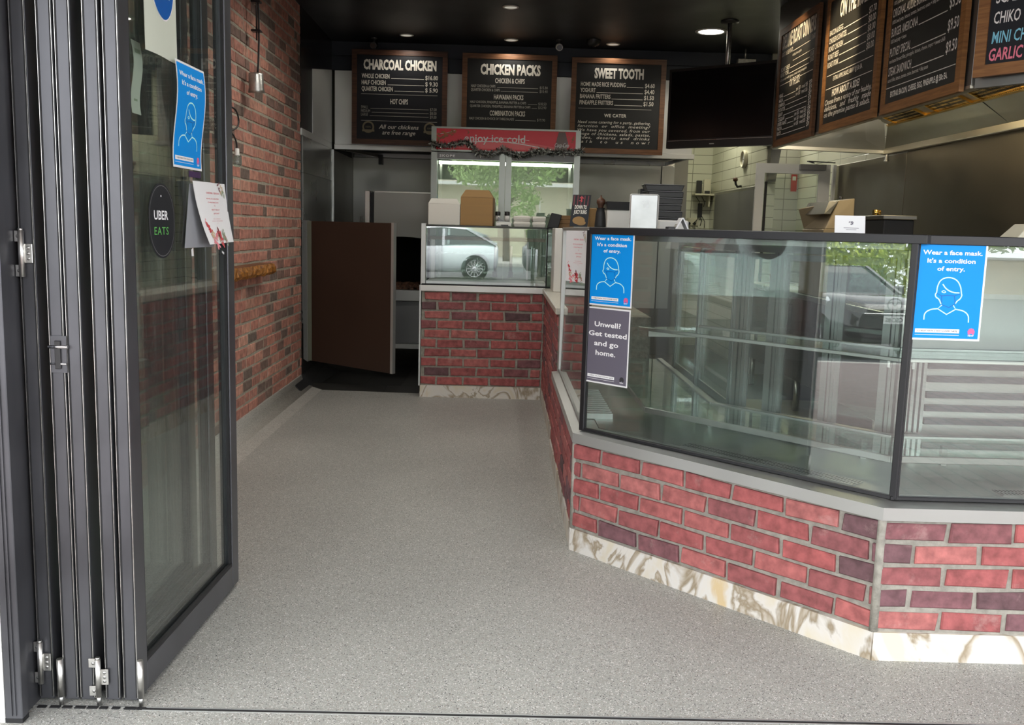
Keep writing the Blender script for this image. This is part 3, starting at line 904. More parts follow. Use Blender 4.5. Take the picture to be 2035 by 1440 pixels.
for i in range(3):
    for f in (0.12, 0.88):
        p = P45[i].lerp(P45[i + 1], f); B().box(p.x - 0.01, p.x + 0.01, p.y - 0.01, p.y + 0.01, 0.507, 0.577).build('shelf_foot', 'steel_dull', disp)
# perforated vents let into the deck
def vent(o, ex, u0, u1, d0, d1, n):
    F = Frame(o, ex, UP); b = B(); b.mi = 0
    b.hexa([F(u0, -0.5075, -d0), F(u1, -0.5075, -d0), F(u1, -0.5075, -d1), F(u0, -0.5075, -d1), F(u0, -0.5105, -d0), F(u1, -0.5105, -d0), F(u1, -0.5105, -d1), F(u0, -0.5105, -d1)])
    b.mi = 1
    for i in range(n):
        u = u0 + (u1 - u0) * (i + 0.5) / n
        for r_ in range(2):
            e0 = d0 + (d1 - d0) * (0.12 + 0.45 * r_); e1 = e0 + (d1 - d0) * 0.34
            b.face([b.v(F(u - 0.003, -0.511, -e0)), b.v(F(u + 0.003, -0.511, -e0)), b.v(F(u + 0.003, -0.511, -e1)), b.v(F(u - 0.003, -0.511, -e1))])
    return b.build('vent', ['steel_dull', 'rubber'], disp)
vent(A, ab, 0.45, 1.14, 0.10, 0.17, 60)
vent(Bc, (1, 0, 0), 0.42, 1.5, 0.10, 0.17, 90)
F = Frame((A.x, SIDEY, 0), (0, -1, 0), UP)
b = B()
for i in range(13):
    y = A.y + 0.22 + i * 0.05
    b.box(A.x + 0.07, A.x + 0.18, y, y + 0.018, 0.507, 0.53)
b.build('vent', 'alu', disp)
# mid shelf of glass on steel brackets, with aluminium nosing
P25 = inner(0.26); P50 = inner(0.52)
for i in (1, 2):
    q = [P25[i], P25[i + 1], P50[i + 1], P50[i]]
    b = B(); b.hexa([(p.x, p.y, 0.910) for p in q] + [(p.x, p.y, 0.918) for p in q]); b.build('mid_shelf', 'glass_shelf', disp)
lip(0.255, 0.907, 0.921, 0.008, 'steel_dull', 'shelf_nosing', (1, 2))
lip(0.525, 0.902, 0.924, 0.012, 'steel_dull', 'shelf_nosing', (1, 2))
lip(0.20, 1.268, 1.29, 0.05, 'steel_dull', 'lamp_rail', (1, 2))
b = B()
for i, f in ((1, 0.04), (1, 0.97), (2, 0.03), (2, 0.5)):
    a = P25[i].lerp(P25[i + 1], f); c = P50[i].lerp(P50[i + 1], f)
    e = c
    b.bar((a.x, a.y, 0.895), (e.x, e.y, 0.885), 0.008, 0.022)
b.build('shelf_bracket', 'steel_dull', disp)
# lid
l0, l1, l2, l3 = inner(0.09); m0, m1, m2, m3 = inner(0.69)
B().prism([(p.x, p.y) for p in (l0, l1, l2, l3, m3, m2, m1, m0)], GZ1 - 0.014, GZ1 - 0.002).build('lid', 'steel_dull', disp)
# rear sliding doors: aluminium stiles, rails and glass
def rear(a, c, divs, sub):
    d = (c - a); L = d.length; d.normalize(); F = Frame((a.x, a.y, 0), d, UP)
    for z0, z1 in ((0.507, 0.535), (1.235, 1.30)):
        b = B(); b.plate(F, [(0, -z0), (0, -z1), (L, -z1), (L, -z0)], -0.022, 0.012); b.build('rear_rail', 'alu_grey', disp)
    for u, wd in divs:
        b = B()
        for k in range(3):
            x = u + (k - 1) * wd / 3
            b.plate(F, [(x - wd / 8, -0.535), (x - wd / 8, -1.235), (x + wd / 8, -1.235), (x + wd / 8, -0.535)], -0.015, 0.012 - 0.004 * (k % 2))
        b.build('rear_stile', 'alu_grey', disp)
    us = [x[0] for x in divs]
    for i, (u, v) in enumerate(zip(us, us[1:])):
        b = B(); w = -0.002 - 0.008 * (i % 2)
        b.plate(F, [(u, -0.53), (u, -1.24), (v, -1.24), (v, -0.53)], w - 0.005, w); b.build('sliding_glass', 'glass', disp)
        if sub:
            b = B(); fw = 0.022
            for q in ([(u + .02, -0.54), (u + .02, -1.23), (u + .02 + fw, -1.23), (u + .02 + fw, -0.54)], [(v - .02 - fw, -0.54), (v - .02 - fw, -1.23), (v - .02, -1.23), (v - .02, -0.54)],
                      [(u + .02, -1.205), (u + .02, -1.23), (v - .02, -1.23), (v - .02, -1.205)], [(u + .02, -0.54), (u + .02, -0.575), (v - .02, -0.575), (v - .02, -0.54)]):
                b.plate(F, q, w + 0.001, w + 0.009)
            b.build('door_frame', 'alu_grey', disp)
Kb = inner(0.70)
Lk = (Kb[2] - Kb[1]).length
rear(Kb[1], Kb[2], [(0.03, 0.06), (Lk * 0.27, 0.05), (Lk * 0.62, 0.045), (Lk - 0.03, 0.05)], True)
rear(Kb[0], Kb[1], [(0.02, 0.05), ((Kb[1] - Kb[0]).length * 0.45, 0.05), ((Kb[1] - Kb[0]).length - 0.03, 0.06)], True)
# front section has a steel back with coil louvres
Fb = Frame((Kb[2].x, Kb[2].y, 0), (1, 0, 0), UP); Lf = X2 - Kb[2].x
b = B(); b.plate(Fb, [(0, -0.507), (0, -1.30), (Lf, -1.30), (Lf, -0.507)], -0.02, 0.0); b.build('back_sheet', 'steel_dull', disp)
b = B()
for z in (0.62, 0.67, 0.72, 0.78, 0.83, 0.88):
    b.plate(Fb, [(0.10, -z), (0.10, -z - 0.022), (Lf, -z - 0.022), (Lf, -z)], 0.0, 0.03)
b.build('coil_louvre', 'louvre', disp)
b = B()
for k in range(4):
    u = 0.012 + k * 0.02
    b.plate(Fb, [(u, -0.59), (u, -0.90), (u + 0.012, -0.90), (u + 0.012, -0.59)], 0.0, 0.05)
b.build('rear_stile', 'alu_grey', disp)
b = B(); b.plate(Fb, [(0.0, -0.507), (0.0, -0.545), (Lf, -0.545), (Lf, -0.507)], 0.0, 0.14); b.build('drip_tray', 'steel_white', disp)

# ------------------------------------------------------------------ folding glass doors
LT, LD, LH = 0.038, 0.868, 2.60
def make_leaf(label, loc):
    """leaf runs along +Y from its front stile; local x is its thickness"""
    t = thing('folding_door', label, 'door', loc, 0, 'folded glass door leaves')
    h = LT / 2; SW = 0.066
    def loc_part(b, name, mt): return b.build(name, mt, t, world=False)
    for y0, y1 in ((0, SW), (LD - SW, LD)):
        b = B(); b.box(-h, h, y0, y1, 0.012, LH, 0.0025)
        yy = y0 if y0 == 0 else y1
        loc_part(b, 'stile', 'black_alu')
    b = B()                                             # rubber seals and nose beads on the front edge
    for x in (-h + 0.0045, h - 0.0045):
        b.box(x - 0.0012, x + 0.0012, -0.0012, 0.002, 0.02, LH - 0.01)
    loc_part(b, 'seal', 'rubber')
    b = B()
    for x in (-h + 0.0012, h - 0.0012):
        b.box(x - 0.0006, x + 0.0006, -0.002, 0.002, 0.02, LH - 0.01)
    loc_part(b, 'edge_bead', 'zinc')
    loc_part(B().box(-h, h, SW, LD - SW, 0.012, 0.092, 0.002), 'bottom_rail', 'black_alu')
    loc_part(B().box(-h, h, SW, LD - SW, LH - 0.09, LH, 0.002), 'top_rail', 'black_alu')
    b = B()
    for x in (h - 0.012, -h + 0.002):
        b.box(x, x + 0.010, SW, LD - SW, 0.092, 0.104)
        for y in (SW, LD - SW - 0.009): b.box(x, x + 0.008, y, y + 0.009, 0.104, LH - 0.09)
    loc_part(b, 'glazing_bead', 'rubber')
    loc_part(B().box(-0.003, 0.003, SW - 0.006, LD - SW + 0.006, 0.085, LH - 0.085), 'glass_pane', 'glass_door')
    return t
leafx = [(-1.194, 'folded black door leaf hinged at the tiled pier, outermost of the stack'),
         (-1.129, 'black folded door leaf with the steel flush latch on its edge'),
         (-1.085, 'third black folded door leaf, beside the leaf with the flush latch'),
         (-1.017, 'folded black door leaf right of the stacked bottom hinge'),
         (-0.969, 'black framed glass door leaf with the posters, nearest the aisle')]
leaf0 = make_leaf(leafx[0][1], (leafx[0][0], 2.372, 0))
for x, lb in leafx[1:]:
    c = copy_tree(leaf0); c.location = (x, 2.372, 0); c['label'] = lb
YAW4 = math.radians(1.9)
c.rotation_euler = (0, 0, -YAW4)
DV = Vector((math.sin(YAW4), math.cos(YAW4), 0))
def GP(off, y, z):
    """point off metres proud of the poster leaf's glass"""
    return Vector((-0.969, 2.372, 0)) + Vector((math.cos(YAW4), -math.sin(YAW4), 0)) * (0.0032 + off) + DV * (y - 2.372) + Vector((0, 0, z))

jb = thing('door_jamb', 'black aluminium door jamb standing against the tiled pier', 'door frame', (-1.23, 2.32, 0))
B().box(-1.252, -1.208, 2.268, 2.30, 0.0, 2.66, 0.002).build('face', 'black_alu', jb)
b = B()
for x in (-1.236, -1.226): b.box(x, x + 0.003, 2.264, 2.27, 0.02, 2.66)
b.build('rib', 'black_alu', jb)
B().box(-1.252, -1.222, 2.30, 2.42, 0.0, 2.66, 0.002).build('reveal', 'black_alu', jb)
B().box(-1.2525, -1.2075, 2.267, 2.30, 0.0, 0.012).build('foot', 'rubber', jb)

def hinge(label, x, y, z, lx, rx, h, mid_only=False):
    """knuckle at x with a split left leaf and a right leaf"""
    t = thing('hinge', label, 'hinge', (x, y, z))
    b = B(); b.cyl((x, y - 0.006, z), (x, y - 0.006, z + h), 0.0075, 14)
    b.cyl((x, y - 0.006, z + h), (x, y - 0.006, z + h + 0.006), 0.006, 14); b.build('knuckle', 'zinc', t)
    b = B(); b.box(x, x + rx, y - 0.004, y, z + h * 0.30, z + h * 0.72, 0.001); b.build('leaf_plate', 'zinc', t)
    b = B()
    for a, c in ((0.0, 0.26), (0.76, 1.0)): b.box(x - lx, x, y - 0.004, y, z + h * a, z + h * c, 0.001)
    b.build('leaf_plate', 'zinc', t)
    for zz in (0.40, 0.51, 0.63): B().lathe([(0.0045, 0), (0.004, 0.0015), (0, 0.002)], (x + rx * 0.62, y - 0.004, z + h * zz), 10, (0, -1, 0)).build('screw', 'steel_dull', t)
    for zz in (0.13, 0.88): B().lathe([(0.0045, 0), (0.004, 0.0015), (0, 0.002)], (x - lx * 0.5, y - 0.004, z + h * zz), 10, (0, -1, 0)).build('screw', 'steel_dull', t)
    return t
hinge('steel hinge at hip height between pier jamb and folded leaf', -1.203, 2.367, 1.148, 0.018, 0.026, 0.115)
hinge('steel hinge at the foot of the pier jamb', -1.203, 2.367, 0.062, 0.018, 0.026, 0.115)
hinge('steel hinge at the floor in the middle of the folded doors', -1.051, 2.367, 0.028, 0.026, 0.026, 0.105)
def pivot(label, x, z1):
    t = thing('pivot_rod', label, 'door pivot', (x, 2.362, 0))
    B().cyl((x, 2.362, 0.026), (x, 2.362, z1), 0.0085, 14).build('sleeve', 'zinc', t)
    B().cyl((x, 2.362, 0.002), (x, 2.362, 0.03), 0.006, 12).build('pin', 'steel_dull', t)
pivot('steel pivot rod at the foot of the latched folded leaf', -1.152, 0.132)
pivot('steel pivot rod under the middle floor hinge', -1.051, 0.027)
pivot('steel pivot rod at the foot of the poster door leaf', -0.939, 0.132)
t = thing('flush_latch', 'worn steel flush latch on the edge of a folded door leaf', 'latch', (-1.122, 2.37, 0.92))
B().box(-1.143, -1.103, 2.3665, 2.3695, 0.905, 1.0).build('plate', 'black_alu', t)
B().box(-1.131, -1.117, 2.361, 2.368, 0.915, 0.988, 0.001).build('lever', 'black_plastic', t)
b = B(); b.cyl((-1.147, 2.363, 0.972), (-1.098, 2.363, 0.972), 0.0045, 10); b.cyl((-1.146, 2.365, 0.928), (-1.103, 2.365, 0.928), 0.003, 10)
b.build('crossbar', 'chrome', t)

# ------------------------------------------------------------------ posters and notices
def mask_norm(x, y):
    tt = (y - 367) / 885.0
    xl = 888 - 108 * tt; wd = 625 + 15 * tt
    return ((x - xl) / wd, tt)
def mask_poster(name, label, F, w, h, group=None, nu=1, nv=1):
    t = thing(name, label, 'poster', F(w / 2, h, 0), 0, group)
    B().sheet(F, 0, w, 0, h, 0.0, 0.0006, nu, nv).build('paper', 'paper', t)
    mg = w * 0.028
    B().sheet(F, mg, w - mg, mg, h - mg, 0.0006, 0.0009, nu, nv).build('printed_field', 'blue', t)
    b = B()
    b.text(F, 'Wear a face mask.', 0.09 * w, 0.93 * w, 0.135 * h, 0.042 * h, bold=0.022)
    b.text(F, "It's a condition", 0.16 * w, 0.84 * w, 0.217 * h, 0.042 * h, bold=0.022)
    b.text(F, 'of entry.', 0.31 * w, 0.70 * w, 0.296 * h, 0.042 * h, bold=0.022)
    b.build('lettering', 'white_print', t)
    def S(pts): return [(a * w, c * h) for a, c in (mask_norm(x, y) for x, y in pts)]
    def smooth(P, n=3):
        for _ in range(n):
            Q = [P[0]]
            for p, q in zip(P, P[1:]):
                Q += [(p[0] * .75 + q[0] * .25, p[1] * .75 + q[1] * .25), (p[0] * .25 + q[0] * .75, p[1] * .25 + q[1] * .75)]
            P = Q + [P[-1]]
        return P
    lw = 0.017 * w; b = B()
    head = [(1077, 925), (1060, 880), (1034, 868), (1026, 840), (1042, 826), (1048, 770), (1082, 705), (1155, 682), (1228, 706), (1260, 770), (1262, 826), (1268, 845), (1250, 878), (1226, 892), (1206, 920)]
    b.ribbon(F, smooth(S(head), 2), lw, 0.0013)
    b.ribbon(F, smooth(S([(1098, 748), (1130, 795), (1190, 822), (1246, 822)]), 2), lw, 0.0013)
    b.ribbon(F, S([(1085, 935), (1046, 968), (1125, 1018), (1208, 970), (1188, 935)]), lw, 0.0013)
    b.ribbon(F, smooth(S([(1046, 968), (980, 975), (925, 1010), (918, 1070)]), 3), lw, 0.0013)
    b.ribbon(F, smooth(S([(1208, 970), (1280, 980), (1326, 1020), (1322, 1085)]), 3), lw, 0.0013)
    b.ribbon(F, smooth(S([(1086, 815), (1105, 803), (1128, 818), (1105, 826), (1086, 815)]), 1), lw * 0.7, 0.0013)
    b.build('figure_outline', 'teal_line', t)
    b = B()
    b.ribbon(F, S([(1085, 853), (1140, 846), (1200, 850), (1205, 920), (1147, 956), (1084, 930), (1085, 853)]), lw * 0.6, 0.0013)
    b.ribbon(F, S([(1085, 853), (1045, 832)]), lw * 0.5, 0.0013); b.ribbon(F, S([(1200, 850), (1252, 832)]), lw * 0.5, 0.0013)
    b.build('mask_outline', 'blue_dark', t)
    b = B(); b.rect(F, 0.07 * w, 0.70 * w, 0.885 * h, 0.925 * h, 0.0012); b.rect(F, 0.07 * w, 0.70 * w, 0.944 * h, 0.948 * h, 0.0012); b.build('footer_strip', 'white_print', t)
    b = B(); b.text(F, '> HELP NSW STAY COVID SAFE', 0.10 * w, 0.67 * w, 0.912 * h, 0.015 * h, 0.0015, bold=0.01); b.build('footer_lettering', 'dark_ink', t)
    emblem(F, t, 0.87 * w, 0.915 * h, 0.055 * w, 'pink', 'white_print')
    return t
def emblem(F, t, cu, cv, r, m1, m2):
    b = B()
    for k in range(7):
        a = math.radians(-30 + 40 * k)
        cx, cy = cu + r * 0.62 * math.cos(a), cv - r * 0.15 - r * 0.62 * math.sin(a)
        b.face([b.v(F(cx + r * 0.40 * math.cos(q) * 0.8, cy - r * 0.40 * math.sin(q), 0.0012 + 0.00002 * k)) for q in [2 * math.pi * i / 10 for i in range(10)]])
    b.disc(F, cu, cv - r * 0.1, r * 0.35, 0.0011)
    b.build('emblem', m1, t)
    b = B(); b.text(F, 'NSW', cu - r * 0.75, cu + r * 0.75, cv + r * 1.0, r * 0.42, 0.0013, bold=0.02); b.build('emblem_lettering', m2, t)
Fab = Frame(A - nin * 0.0 + nin * (off0 - 0.0), ab, UP)
def lean_frame(o, ex, u0, ztop, zbot, off0=off0):
    """poster frame on a leaning pane, 1 mm proud of the glass"""
    ex = Vector(ex).normalized(); n_out = Vector((ex.y, -ex.x, 0))
    def P(z):
        k = (z - GZ0) / (GZ1 - 0.02 - GZ0)
        return Vector(o) + ex * u0 - n_out * (off0 + LEAN * k) + n_out * 0.001 + Vector((0, 0, z))
    a = P(ztop); c = P(zbot)
    return Frame(a, ex, c - a)
mask_poster('face_mask_poster', 'blue face mask poster on the cut corner glass, above a grey poster', lean_frame(A, abg, 0.020, 1.309, 1.014), 0.215, 0.296, 'blue face mask posters')
F = lean_frame(A, abg, 0.016, 1.006, 0.704)
t = thing('testing_poster', 'grey poster about getting tested, below a blue poster on the case', 'poster', F(0.1, 0.3, 0))
w, h = 0.217, 0.302
B().sheet(F, 0, w, 0, h, 0.0, 0.0006).build('paper', 'paper', t)
B().sheet(F, 0.006, w - 0.006, 0.006, h - 0.006, 0.0006, 0.0009).build('printed_field', 'grey_poster', t)
b = B()
for s, u0, u1, v in (('Unwell?', .19, .80, .25), ('Get tested', .06, .94, .375), ('and go', .20, .76, .50), ('home.', .24, .70, .625)):
    b.text(F, s, u0 * w, u1 * w, v * h, 0.062 * h, bold=0.022)
b.build('lettering', 'white_print', t)
b = B(); b.rect(F, 0.07 * w, 0.70 * w, 0.885 * h, 0.925 * h, 0.0012); b.rect(F, 0.07 * w, 0.70 * w, 0.944 * h, 0.948 * h, 0.0012); b.build('footer_strip', 'white_print', t)
b = B(); b.text(F, '> HELP US STAY COVID SAFE', 0.10 * w, 0.67 * w, 0.912 * h, 0.015 * h, 0.0015, bold=0.01); b.build('footer_lettering', 'dark_ink', t)
emblem(F, t, 0.87 * w, 0.915 * h, 0.055 * w, 'dark_ink', 'white_print')
Ff = lean_frame(Bc, (1, -0.0105, 0), 0.056, 1.301, 1.004, OFF2)
mask_poster('face_mask_poster', 'blue face mask poster on the street side glass, right of the corner post', Ff, 0.213, 0.298, 'blue face mask posters')
# on the door leaf
Fd = Frame(GP(0.004, 2.732, 1.752), DV + Vector((0, 0, 0.0)), (0, 0.035, -1), warp=lambda u, v: 0.010 * math.sin(v * 15 + 0.6) + 0.008)
mask_poster('face_mask_poster', 'blue face mask poster stuck on the folded glass door', Fd, 0.232, 0.300, 'blue face mask posters', 4, 10)

F = Frame(GP(0.003, 2.55, 2.055), DV + Vector((0, 0, 0)), (0, 0.02, -1), warp=lambda u, v: 0.004 + 0.004 * math.sin(u * 22))
t = thing('covid_safe_notice', 'cream notice with a blue disc at the top of the glass door', 'poster', F(0.1, 0.31, 0))
w, h = 0.232, 0.312
B().sheet(F, 0, w, 0, h, 0, 0.0006, 8, 2).build('paper', 'paper_cream', t)
b = B(); b.disc(F, 0.125, 0.118, 0.092, 0.0014, 36, 0.096); b.build('disc_rim', 'white_print', t)
b = B(); b.disc(F, 0.125, 0.118, 0.088, 0.0020, 36, 0.092); b.build('blue_disc', 'blue_dark', t)
b = B(); b.text(F, 'COVID', 0.06, 0.19, 0.105, 0.028, 0.0028, bold=0.03); b.text(F, 'SAFE', 0.07, 0.18, 0.148, 0.028, 0.0028, bold=0.03); b.build('lettering', 'white_print', t)

def flower(b, F, cu, cv, r, n, rnd, w=0.0014):
    for k in range(n):
        a = rnd.random() * 6.283; d = r * rnd.random() ** 0.5; q = r * rnd.uniform(0.25, 0.5)
        c = (cu + d * math.cos(a), cv + d * math.sin(a)); th = rnd.random() * 3
        b.face([b.v(F(c[0] + q * math.cos(i * 0.785) * math.cos(th) - q * 0.5 * math.sin(i * 0.785) * math.sin(th), c[1] + q * math.cos(i * 0.785) * math.sin(th) + q * 0.5 * math.sin(i * 0.785) * math.cos(th), w + 0.00003 * k)) for i in range(8)])
def flyer(name, label, F, w, h, nu=6, nv=8, outline=None):
    t = thing(name, label, 'flyer', F(w / 2, h, 0))
    B().sheet(F, 0, w, 0, h, 0, 0.0006, nu, nv).build('paper', 'paper', t)
    b = B()
    for s, u0, u1, v, cp in (('CHRISTMAS', .30, .52, .185, .028), ('SEASON', .56, .78, .185, .028)):
        b.text(F, s, u0 * w, u1 * w, v * h, cp * h, 0.0012, bold=0.02)
    for s, u0, u1, v in (('WE WILL BE CLOSED FROM', .27, .72, .275), ('CHRISTMAS EVE', .30, .70, .335), ('TO', .50, .55, .39), ('FIRST FRIDAY', .38, .70, .455), ('JANUARY', .42, .66, .515)):
        b.text(F, s, u0 * w, u1 * w, v * h, .022 * h, 0.0012, bold=0.01)
    for u0, u1, v in ((.36, .66, .60), (.30, .74, .635), (.48, .54, .67)):
        b.text(F, 'WISHING YOU A SAFE AND HAPPY SEASON', u0 * w, u1 * w, v * h, .012 * h, 0.0012)
    b.build('lettering', 'rose_ink', t)
    rnd = random.Random(9)
    b = B(); flower(b, F, .13 * w, .70 * h, .045 * w, 14, rnd); flower(b, F, .17 * w, .78 * h, .05 * w, 14, rnd); flower(b, F, .45 * w, .90 * h, .09 * w, 20, rnd); flower(b, F, .70 * w, .93 * h, .06 * w, 8, rnd); b.build('red_petals', 'red_ink', t)
    b = B(); flower(b, F, .24 * w, .93 * h, .09 * w, 14, rnd, 0.0018); flower(b, F, .11 * w, .64 * h, .03 * w, 6, rnd, 0.0018); b.build('rose_petals', 'rose_ink', t)
    b = B(); flower(b, F, .40 * w, .83 * h, .055 * w, 9, rnd, 0.0022); flower(b, F, .78 * w, .06 * h, .05 * w, 5, rnd, 0.0022); b.build('dark_petals', 'plum_ink', t)
    b = B(); flower(b, F, .20 * w, .86 * h, .05 * w, 10, rnd, 0.0024); flower(b, F, .36 * w, .92 * h, .04 * w, 8, rnd, 0.0024); flower(b, F, .86 * w, .10 * h, .06 * w, 8, rnd, 0.0018); b.build('tan_petals', 'tan_ink', t)
    b = B(); flower(b, F, .64 * w, .86 * h, .07 * w, 14, rnd, 0.0020); flower(b, F, .90 * w, .17 * h, .05 * w, 8, rnd, 0.0022); flower(b, F, .72 * w, .98 * h, .05 * w, 6, rnd, 0.002); b.build('sage_leaves', 'sage_ink', t)
    return t
F = Frame(GP(0.017, 2.853, 1.418), DV + Vector((0, 0, 0.012)), (0, 0.33, -1), warp=lambda u, v: 0.030 * (v / 0.2) ** 2 * (1 - 0.55 * u / 0.25) + 0.004 * math.sin(u * 18))
flyer('christmas_flyer', 'white flyer with red flowers curling off the folded glass door', F, 0.30, 0.200, 6, 8)
F = Frame(GP(0.0015, 2.868, 1.410), DV + Vector((0, 0, 0)), (0, -0.28, -1))
b = B(); b.plate(F, [(0, 0), (0, 0.2), (0.255, 0.2), (0.175, 0.0)], 0, 0.0008)  # grey plate standing in for the flyer's shadow on the glass
tag(b.build('flyer_shadow_sheet', 'shadow_grey'), 'grey sheet painted as the shadow behind the curling christmas flyer on the door', 'paper')
F = Frame(GP(0.003, 2.870, 1.212), DV + Vector((0, 0, 0)), (0, 0.1, -1))
tag(B().plate(F, [(0, 0), (0, 0.02), (0.016, 0.02), (0.014, -0.005)], 0, 0.001).build('tape_strip', 'paper'), 'small white tape scrap on the door below the grey sheet', 'tape')
F = Frame(GP(0.005, 3.145, 1.203), DV + Vector((0, 0, -0.35)), (0, 0.35, -1))
tag(B().plate(F, [(0, 0), (0, 0.008), (0.05, 0.008), (0.05, 0.0)], 0, 0.001).build('tape_strip', 'paper'), 'white tape strip at the lower corner of the curling flyer', 'tape')
# round delivery sticker, violet sticker and the paper inside
F = Frame(GP(0.001, 2.56, 1.400), DV + Vector((0, 0, 0)), (0, 0.02, -1))
t = thing('delivery_sticker', 'dark round-ended sticker with white and green words on the glass door', 'sticker', F(0.08, 0.2, 0))
w, h = 0.185, 0.208
def stadium(w, h, e=0.0):
    r = w / 2 - e; P = []
    ry = min(h * 0.42, r * 1.25)
    for i in range(17): a = math.pi * i / 16; P.append((w / 2 + r * math.cos(a), e + ry - ry * math.sin(a)))
    for i in range(17): a = math.pi + math.pi * i / 16; P.append((w / 2 + r * math.cos(a), h - e - ry - ry * math.sin(a)))
    return P
B().plate(F, stadium(w, h)[::-1], 0, 0.0006).build('backing', 'board', t)
b = B(); b.ribbon(F, stadium(w, h, 0.006), 0.0022, 0.0009, True); b.build('ring', 'fridge_grey', t)
b = B(); b.text(F, 'UBER', 0.035, 0.135, 0.100, 0.024, bold=0.02); b.disc(F, 0.088, 0.035, 0.003, 0.001); b.build('lettering', 'white_print', t)
b = B(); b.text(F, 'EATS', 0.035, 0.135, 0.142, 0.021, bold=0.0, space=1.15); b.build('green_lettering', 'green_ink', t)
F = Frame(GP(0.001, 2.868, 1.448), DV + Vector((0, 0, 0)), UP)
t = thing('violet_sticker', 'small dark violet sticker between blue poster and flyer on the door', 'sticker', F(0.05, 0.025, 0))
B().sheet(F, 0, 0.10, 0, 0.018, 0, 0.0005).build('backing', 'violet_ink', t)
b = B(); b.text(F, 'Opening hours', 0.0, 0.095, 0.029, 0.006, 0.0008); b.build('lettering', 'grey_print', t)
F = Frame((-0.998, 2.575, 1.772), (0, 1, 0), (0, 0.03, -1), warp=lambda u, v: 0.006 * math.sin(v * 30))
t = thing('hanging_notice', 'narrow pale paper seen through the glass at the door stile', 'notice', F(0.03, 0.19, 0))
B().sheet(F, 0, 0.062, 0, 0.19, 0, 0.0006, 2, 8).build('paper', 'paper_cream', t)
b = B(); b.rect(F, 0.012, 0.05, 0.02, 0.032, 0.001); b.rect(F, 0.02, 0.045, 0.15, 0.156, 0.001); b.build('printing', 'sage_ink', t)
# flyer on the side pane of the case
F = Frame((A.x - 0.042, 3.985, 1.302), (0.062, -0.20, 0.0), (0.012, 0, -1), warp=lambda u, v: -0.015 * math.sin(u * 12))
flyer('christmas_flyer', 'white flyer with red flowers flapping off the aisle side of the display case', F, 0.21, 0.212, 6, 4)

# ------------------------------------------------------------------ menu boards
def board(name, label, o, ex, w, h, wood, face, items, fr=0.045, group=None, inner_mat=None):
    """o: outer top-left corner seen from the front; items in inner metres or fractions"""
    F = Frame(o, ex, UP)
    t = thing(name, label, 'menu board', F(w / 2, h, 0), 0, group)
    b = B()
    for q in ([(0, 0), (0, h), (fr, h - fr), (fr, fr)], [(0, h), (w, h), (w - fr, h - fr), (fr, h - fr)], [(w, h), (w, 0), (w - fr, fr), (w - fr, h - fr)], [(w, 0), (0, 0), (fr, fr), (w - fr, fr)]):
        b.plate(F, q, -0.012, 0.010)
    b.build('frame', wood, t)
    B().plate(F, [(fr - .004, fr - .004), (fr - .004, h - fr + .004), (w - fr + .004, h - fr + .004), (w - fr + .004, fr - .004)], -0.01, 0.004).build('panel', face, t)
    G = Frame(F(fr, fr, 0.004), ex, UP)
    return t, G, w - 2 * fr, h - 2 * fr
def fill(t, G, W, H, items, mt='lettering', name='lettering'):
    """items: (kind, ...) with u as a fraction of W and v as a fraction of H"""
    b = B()
    for it in items:
        if it[0] == 'line':
            _, u0, u1, v, th = it; b.rect(G, u0 * W, u1 * W, (v - th / 2) * H, (v + th / 2) * H, 0.0008)
        elif it[0] == 'ring':
            _, u, v, r = it; b.ribbon(G, [(u * W + r * W * math.cos(i * 0.26), v * H + r * W * math.sin(i * 0.26)) for i in range(24)], 0.02 * W, 0.0008, True)
            b.rect(G, (u - r * 1.2) * W, (u + r * 1.2) * W, (v + 0.03) * H, (v + 0.055) * H, 0.0010)
            b.text(G, '100%', (u - r * 0.5) * W, (u + r * 0.5) * W, (v + 0.01) * H, 0.022 * H, 0.001)
        else:
            s, u0, u1, v, cp = it[:5]; k = it[5] if len(it) > 5 else {}
            b.text(G, s, u0 * W, u1 * W, v * H, cp * H, 0.0008, k.get('shear', 0), k.get('bold', 0), k.get('space', 1.0))
    return b.build(name, mt, t)
IT = {'shear': 0.25, 'bold': 0.006}; BD = {'bold': 0.045}; SB = {'bold': 0.018}
BY = 8.60
def bx(px): return None
t, G, W, H = board('menu_board', 'charcoal chicken menu board in dark timber, left of the drinks fridge', (-1.375, BY, 2.846), (1, -0.004, 0), 0.852, 0.822, 'wood_dark', 'board', None)
fill(t, G, W, H, [
    ('CHARCOAL CHICKEN', .076, .928, .166, .108, BD),
    ('WHOLE CHICKEN', .055, .38, .273, .050, SB), ('HALF CHICKEN', .055, .337, .349, .050, SB), ('QUARTER CHICKEN', .055, .42, .424, .050, SB),
    ('$16.80', .80, .948, .277, .048, SB), ('$ 9.30', .80, .948, .352, .048, SB), ('$ 5.90', .80, .948, .424, .048, SB),
    ('line', .40, .785, .272, .006), ('line', .36, .785, .348, .006), ('line', .44, .785, .420, .006),
    ('HOT CHIPS', .392, .60, .574, .058, SB)])
fill(t, G, W, H, [('line', .05, .945, .462, .005), ('line', .05, .945, .778, .005),
    ('SMALL', .05, .13, .635, .034), ('MEDIUM', .05, .155, .680, .034), ('LARGE', .05, .13, .723, .034),
    ('$7.00', .86, .937, .645, .034), ('$8.00', .86, .937, .690, .034), ('$9.00', .86, .937, .735, .034),
    ('line', .16, .845, .632, .005), ('line', .175, .845, .678, .005), ('line', .15, .845, .720, .005)], 'grey_print', 'small_lettering')
fill(t, G, W, H, [('All our chickens', .26, .73, .872, .050, IT), ('are free range', .30, .69, .940, .050, IT)], 'lettering', 'italic_lettering')
fill(t, G, W, H, [('ring', .135, .855, .060), ('ring', .86, .855, .060)], 'gold_print', 'badge')
